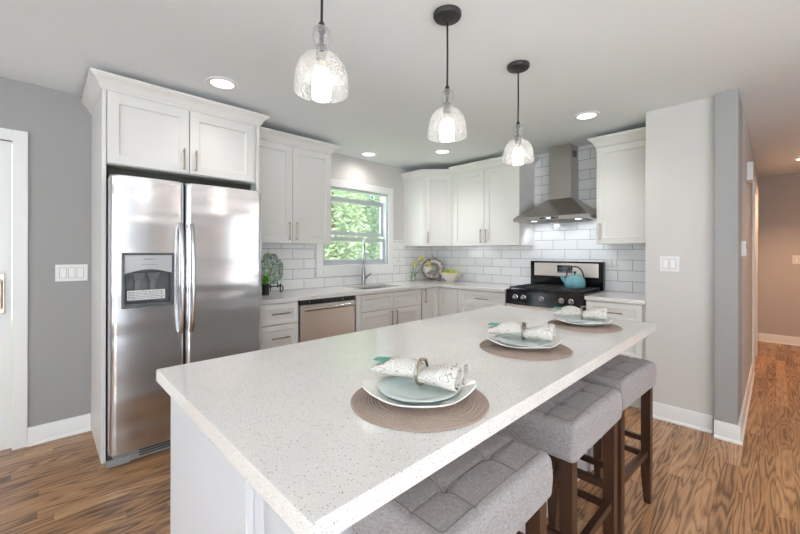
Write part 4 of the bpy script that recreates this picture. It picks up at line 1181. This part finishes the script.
# ------------------------------------------------------------------ pendants
def make_pendant(x, y, label):
    t = thing('pendant_light', (x, y, HC), label, 'pendant light', 'glass pendants above the island')
    c = (x, y, 0)
    MB().lathe([(0, HC-.001), (.066, HC-.001), (.0665, HC-.012), (.062, HC-.021), (.05, HC-.026), (.012, HC-.028), (.009, HC-.045), (0, HC-.047)], c, 36, closed=False).build('ceiling_canopy', M['bronze'], t)
    MB().tube([(x, y, HC-.04), (x+.002, y, 2.25), (x, y, 2.075)], .0045, 8).build('cord', M['black_metal'], t)
    MB().lathe([(0, 2.09), (.006, 2.088), (.0115, 2.078), (.0115, 2.066), (0, 2.066)], c, 20, closed=False).build('cord_grip', M['black_metal'], t)
    MB().lathe([(0, 2.065), (.013, 2.064), (.013, 2.052), (.007, 2.046), (.007, 2.006), (.019, 2.002), (.0205, 1.992), (.0185, 1.986), (.0185, 1.958), (.014, 1.954), (0, 1.954)], c, 24, closed=False).build('socket', M['black_metal'], t)
    prof = [(.013, 2.066), (.024, 2.064), (.030, 2.054), (.0305, 2.036), (.027, 2.016), (.0245, 2.0), (.027, 1.988), (.034, 1.978), (.05, 1.971), (.066, 1.958), (.078, 1.938), (.087, 1.912), (.0915, 1.885), (.0925, 1.86), (.0915, 1.846)]
    th = .0028
    MB().lathe(prof+[(.0905, 1.8435), (.0887, 1.846)]+[(r-th, z) for r, z in prof[::-1][1:]]+[(.013, 2.066)], c, 48, closed=False).build('glass_shade', M['glass_shade'], t, angle=60)
    MB().lathe([(0, 1.9535), (.0125, 1.953), (.0135, 1.94), (.0185, 1.925), (.0185, 1.9235), (0, 1.9235)], c, 24, closed=False).build('bulb_neck', M['nickel'], t, angle=60)
    MB().lathe([(0, 1.923), (.02, 1.9225), (.028, 1.911), (.032, 1.893), (.0295, 1.877), (.022, 1.8665), (.012, 1.8615), (0, 1.86)], c, 24, closed=False).build('bulb', M['bulb'], t, angle=80)
    return t
p1 = make_pendant(.690, 1.09, 'clear seeded glass pendant nearest the camera, its canopy above the picture')
for x, lab in ((1.378, 'middle clear glass pendant of the three over the island'), (2.062, 'farthest clear glass pendant, nearest the range hood')):
    c = copy_tree(p1); c.location.x = x; c['label'] = lab

# ------------------------------------------------------------------ recessed lights
def recessed(x, y, label, warm=False, w=DOWNLIGHT_W, cone=2.2):
    t = thing('recessed_light', (x, y, HC), label, 'ceiling light', 'round recessed ceiling lights')
    MB().lathe([(.07, HC-.0005), (.098, HC-.0005), (.1, HC-.004), (.096, HC-.008), (.075, HC-.0095), (.07, HC-.006)], (x, y, 0), 40, closed=False).build('trim_ring', M['trim'], t)
    MB().lathe([(0, HC-.0045), (.071, HC-.0045), (.071, HC-.0005), (0, HC-.0005)], (x, y, 0), 40, closed=False).build('lens', M['downlight_hall' if warm else 'downlight'], t)
    l = bpy.data.lights.new('downlight', 'SPOT'); l.energy = w; l.spot_size = cone; l.spot_blend = .8; l.shadow_soft_size = .07; l.color = HALL_COL if warm else DOWNLIGHT_COL
    o = bpy.data.objects.new('downlight', l); COL.objects.link(o); o.location = (x, y, HC-.02)
recessed(.873, 2.592, 'round recessed ceiling light in front of the refrigerator cabinet')
recessed(2.70, 3.27, 'round recessed ceiling light above the kitchen window', w=8, cone=3.0)
recessed(3.213, 2.607, 'round recessed ceiling light before the corner cabinet', w=15)
recessed(3.214, 1.092, 'round recessed ceiling light before the range hood', w=13)
recessed(6.50, -.235, 'warm round recessed ceiling light in the hall', True, 105)
recessed(4.6, -.5, 'warm round recessed ceiling light at the hall entrance', True, 30)

# ------------------------------------------------------------------ switches, outlets, wall boxes
def wall_plate(name, f, u, z, w, h, rockers, label, cat, outlet=False):
    cpos = f(u, 0, z); t = thing(name, cpos, label, cat)
    MB(f).box(u-w/2, u+w/2, 0, .006, z-h/2, z+h/2, .002).build('cover_plate', M['white_plastic'], t)
    for k in range(rockers):
        uu = u+(k-(rockers-1)/2)*.046
        MB(f).box(uu-.0185, uu+.0185, .006, .0066, z-.036, z+.036).build('gap_shade', M['mid_grey'], t)  # flat grey sheet painting the shaded gap around each face
        MB(f).box(uu-.0165, uu+.0165, .0067, .0095, z-.034, z+.034, .002).build('outlet_face' if outlet else 'rocker', M['trim'], t)
        if outlet:
            m = MB(f)
            for dz in (-.018, .018):
                for du in (-.006, .006): m.box(uu+du-.001, uu+du+.001, 0.0096, .0099, z+dz-.004, z+dz+.004)
            m.build('slot', M['black_plastic'], t)
wall_plate('light_switch', facing_A(YA), .166, 1.150, .172, .118, 3, 'white triple light switch on the grey wall left of the refrigerator', 'light switch')
wall_plate('light_switch', facing_B(XW), .577, 1.214, .125, .118, 2, 'white double light switch on the light wall right of the range', 'light switch')
wall_plate('outlet', facing_B(XB-TT), 1.15, 1.2, .118, .078, 2, 'white wall outlet in the tile right of the range', 'outlet', True)
wall_plate('outlet', facing_A(YA-TT), 3.41, 1.215, .118, .078, 2, 'white wall outlet in the tile between window and corner', 'outlet', True)
fFar = facing_B(XFAR)
wall_plate('light_switch', fFar, -.20, 1.21, .08, .12, 1, 'white light switch on the far hall wall at the picture edge', 'light switch')
t = thing('thermostat', (3.8, YP, 1.33), 'small white thermostat on the hall side of the pillar wall', 'thermostat')
MB(fh).box(3.765, 3.885, 0, .024, 1.275, 1.39, .004).build('housing', M['white_plastic'], t)
MB(fh).box(3.785, 3.865, .024, .026, 1.33, 1.375).build('screen', M['mid_grey'], t)
t = thing('door_chime', (4.5, YP, 2.02), 'white door chime box high on the hall wall', 'door chime')
MB(fh).box(4.45, 4.66, 0, .042, 1.94, 2.10, .004).build('housing', M['white_plastic'], t)
m = MB(fh)
for k in range(5): m.box(4.48, 4.63, .042, .044, 1.965+k*.025, 1.975+k*.025)
m.build('grille', M['mid_grey'], t)

# ------------------------------------------------------------------ things on the worktops
# painted platter on a black easel, with a small plant
PX, PY = 1.585, 3.37
t = thing('platter', (PX, PY, ZC+.07), 'scalloped blue and green painted platter standing on the black easel beside the refrigerator', 'platter')
m = MB(); n = 60; tilt = math.radians(14); rings = []
ndv = Vector((.12, -1, 0)).normalized(); udv = Vector((1, .12, 0)).normalized()
def plate_pt(a, r, d):
    lob = 1+.05*math.sin(7*a)+.03*math.sin(3*a+1)
    u = r*lob*.115*math.cos(a); v = r*lob*.15*math.sin(a)
    base = Vector((PX, PY, ZC+.075+.155))
    up = Vector((0, 0, 1))*math.cos(tilt)-ndv*math.sin(tilt); nn = ndv*math.cos(tilt)+Vector((0, 0, 1))*math.sin(tilt)
    return base+udv*u+up*v+nn*d
for r, d in ((0, -.004), (.6, -.004), (.85, .006), (1, .012), (1, .017), (.84, .011), (.58, .001), (0, .001)):
    rings.append([m.V(plate_pt(0, 0, d))] if r == 0 else [m.V(plate_pt(2*PI*k/n, r, d)) for k in range(n)])
for a, b in zip(rings, rings[1:]):
    for k in range(n):
        k2 = (k+1) % n
        if len(a) == 1: m.face([a[0], b[k], b[k2]])
        elif len(b) == 1: m.face([a[k], a[k2], b[0]])
        else: m.face([a[k], a[k2], b[k2], b[k]])
m.build('dish', M['painted'], t, angle=60)
t = thing('plate_easel', (PX, PY, ZC), 'black scrolled wire easel holding the painted platter', 'easel')
for s in (-1, 1):
    m = MB(); P = []
    bx = PX+s*.06
    for k in range(19):                              # scroll foot at the front
        a = math.radians(-90+s*0+ (250*k/18)); P.append((bx+s*(.03*math.cos(a)), PY-.055, ZC+.0065+.032+.032*math.sin(a)))
    m.tube(P, .006, 8)
    m.tube([(bx, PY-.055, ZC+.0065), (bx, PY-.06, ZC+.07), (bx, PY-.065, ZC+.085)], .006, 8)
    m.tube([(bx, PY-.055, ZC+.066), (bx, PY-.01, ZC+.068), (bx*.5+PX*.5, PY+.055, ZC+.26)], .006, 8)
    m.tube([(bx*.5+PX*.5, PY+.055, ZC+.26), (bx*.6+PX*.4, PY+.1, ZC+.004)], .0035, 8)
    m.build('scroll_leg', M['black_metal'], t)
m = MB(); m.tube([(PX-.06, PY-.057, ZC+.064), (PX+.06, PY-.057, ZC+.064)], .006, 8); m.build('ledge', M['black_metal'], t)
QX, QY = 1.45, 3.2
t = thing('potted_plant', (QX, QY, ZC), 'small bright green plant in a black pot beside the refrigerator', 'plant')
MB().lathe([(0, ZC), (.028, ZC), (.034, ZC+.09), (.036, ZC+.1), (.031, ZC+.1), (.029, ZC+.092), (0, ZC+.09)], (QX, QY, 0), 20, closed=False).build('pot', M['pot_black'], t)
m = MB(); rd = random.Random(11)
for k in range(70):
    a = rd.uniform(0, 6.28); el = rd.uniform(.1, 1.4); L_ = rd.uniform(.03, .065); base = Vector((QX, QY, ZC+.09+rd.uniform(0, .05)))
    d = Vector((math.cos(a)*math.cos(el), math.sin(a)*math.cos(el), math.sin(el))); sd_ = Vector((-math.sin(a), math.cos(a), 0))
    p = [base+d*L_*.2, base+d*L_*.65+sd_*.013, base+d*L_*1.05-Vector((0, 0, .006)), base+d*L_*.65-sd_*.013, base+d*L_*.65+Vector((0, 0, .004))]
    v = [m.bm.verts.new(q) for q in p]
    for q in ((0, 1, 4), (1, 2, 4), (2, 3, 4), (3, 0, 4)): m.bm.faces.new([v[i] for i in q])
m.build('foliage', M['leafplant'], t, smooth=False)

# ring ornament in the corner
rd0 = Vector((-.70, -.714, 0)).normalized()
OC = Vector((3.955, 3.375, ZC+.158))
rotn = Vector((0, 0, 1)).rotation_difference((rd0+Vector((0, 0, .12))).normalized()).to_matrix()
t = thing('ring_ornament', (OC.x, OC.y, ZC), 'round mottled silver and brown ring ornament standing in the worktop corner', 'ornament')
MB().torus(OC, .112, .044, 48, 14, rotn, flat=.5).build('ring', M['ring'], t)
top = OC+rotn @ Vector((0, 0, 0))+Vector((0, 0, .155))
MB().lathe([(0, 0), (.01, 0), (.006, .012), (.011, .024), (.007, .036), (0, .04)], tuple(top-Vector((0, 0, .004))), 14, closed=False).build('finial', M['chrome'], t)
MB().box(OC.x-.06, OC.x+.06, OC.y-.028, OC.y+.028, ZC, ZC+.008, .003).build('base', M['ring'], t)
# vase and flowers
VX, VY = 3.65, 3.46
t = thing('vase', (VX, VY, ZC), 'small clear glass vase left of the ring ornament', 'vase')
MB().lathe([(0, ZC), (.036, ZC), (.04, ZC+.02), (.03, ZC+.07), (.026, ZC+.1), (.032, ZC+.115), (.03, ZC+.115), (.0235, ZC+.1), (.0275, ZC+.07), (.0375, ZC+.02), (.034, ZC+.006), (0, ZC+.006)], (VX, VY, 0), 24, closed=False).build('body', M['vase_glass'], t)
side = Vector((.71, -.70, 0))
def flower(px, pz, mat, lab, nb, tilt, root=0.):
    base = Vector((VX, VY, ZC+.02))+side*root; tip = Vector((VX, VY, ZC+pz))+side*px
    t = thing('flower', tuple(base), lab, 'flower', 'flowers in the glass vase')
    mid = Vector((VX, VY, ZC+pz*.7+.05))+side*(px*.25+root*.5)
    P = []
    for k in range(13):
        u = k/12; P.append(base*(1-u)**2+mid*2*u*(1-u)+tip*u*u)
    MB().tube(P, .0035, 6).build('stem', M['stemg'], t)
    rdx = random.Random(int(px*1000)+int(pz*777))
    for b_ in range(nb):
        c_ = tip+Vector((rdx.uniform(-.028, .028), rdx.uniform(-.028, .028), rdx.uniform(-.028, .028)))*(1 if nb > 1 else 0)
        m = MB()
        for k in range(6):
            a = 2*PI*k/6+b_; d = (side*math.cos(a)+Vector((0, 0, 1))*math.sin(a)); f_ = Vector((-.7, -.71, 0)); s_ = d.cross(f_)
            p = [c_, c_+d*.022+s_*.009+f_*.008, c_+d*.04+f_*.018, c_+d*.022-s_*.009+f_*.008, c_+d*.024+f_*.002]
            v = [m.bm.verts.new(q) for q in p]
            for q in ((0, 1, 4), (1, 2, 4), (2, 3, 4), (3, 0, 4)): m.bm.faces.new([v[i] for i in q])
        m.ball(c_+Vector((-.7, -.71, 0))*.006, .008, 8)
        m.build('blossom', mat, t, smooth=False)
flower(.0, .233, M['petal_y'], 'yellow flower leaning left in the glass vase, lowest on that side', 2, 0)
flower(.115, .285, M['petal_y'], 'yellow flower standing highest in the glass vase', 3, 0)
flower(.205, .212, M['petal_y'], 'yellow flower arching right before the ring ornament', 3, 0)
flower(.185, .156, M['petal_w'], 'white flower hanging right of the glass vase', 3, 0)
# bowl of fruit
BX, BY = 3.90, 3.02
t = tag(MB().lathe([(0, ZC), (.055, ZC), (.06, ZC+.006), (.1, ZC+.05), (.135, ZC+.095), (.15, ZC+.118), (.145, ZC+.12), (.128, ZC+.095), (.093, ZC+.055), (.05, ZC+.014), (0, ZC+.012)], (BX, BY, 0), 40, closed=False).build('bowl', M['bowl']), 'pale stone bowl full of yellow green fruit on the worktop corner', 'bowl')
fr = [(-.075, .02, .112, 'leftmost yellow green pear in the stone bowl'), (0, -.05, .116, 'yellow green pear at the front of the stone bowl'), (.07, -.01, .114, 'rightmost yellow green pear in the stone bowl'), (.0, .055, .118, 'yellow green pear at the back of the stone bowl')]
for i, (a, b_, z, lab) in enumerate(fr):
    cx_, cy_ = BX+side.x*a+.7*b_, BY+side.y*a+.714*b_
    t = thing('pear', (cx_, cy_, ZC+z-.03), lab, 'fruit', 'fruit in the stone bowl')
    R = Matrix.Rotation(.9+.7*i, 3, 'Z') @ Matrix.Rotation(1.0, 3, 'X')
    MB().lathe([(0, -.034), (.02, -.031), (.033, -.015), (.035, .003), (.028, .022), (.017, .038), (.011, .05), (0, .054)], (cx_, cy_, ZC+z), 18, closed=False, rot=R).build('body', M['fruit'], t)
    p0 = Vector((cx_, cy_, ZC+z))+R @ Vector((0, 0, .05)); p1_ = Vector((cx_, cy_, ZC+z))+R @ Vector((.004, 0, .072))
    MB().tube([p0, p1_], .002, 6).build('stem', M['bark'], t)
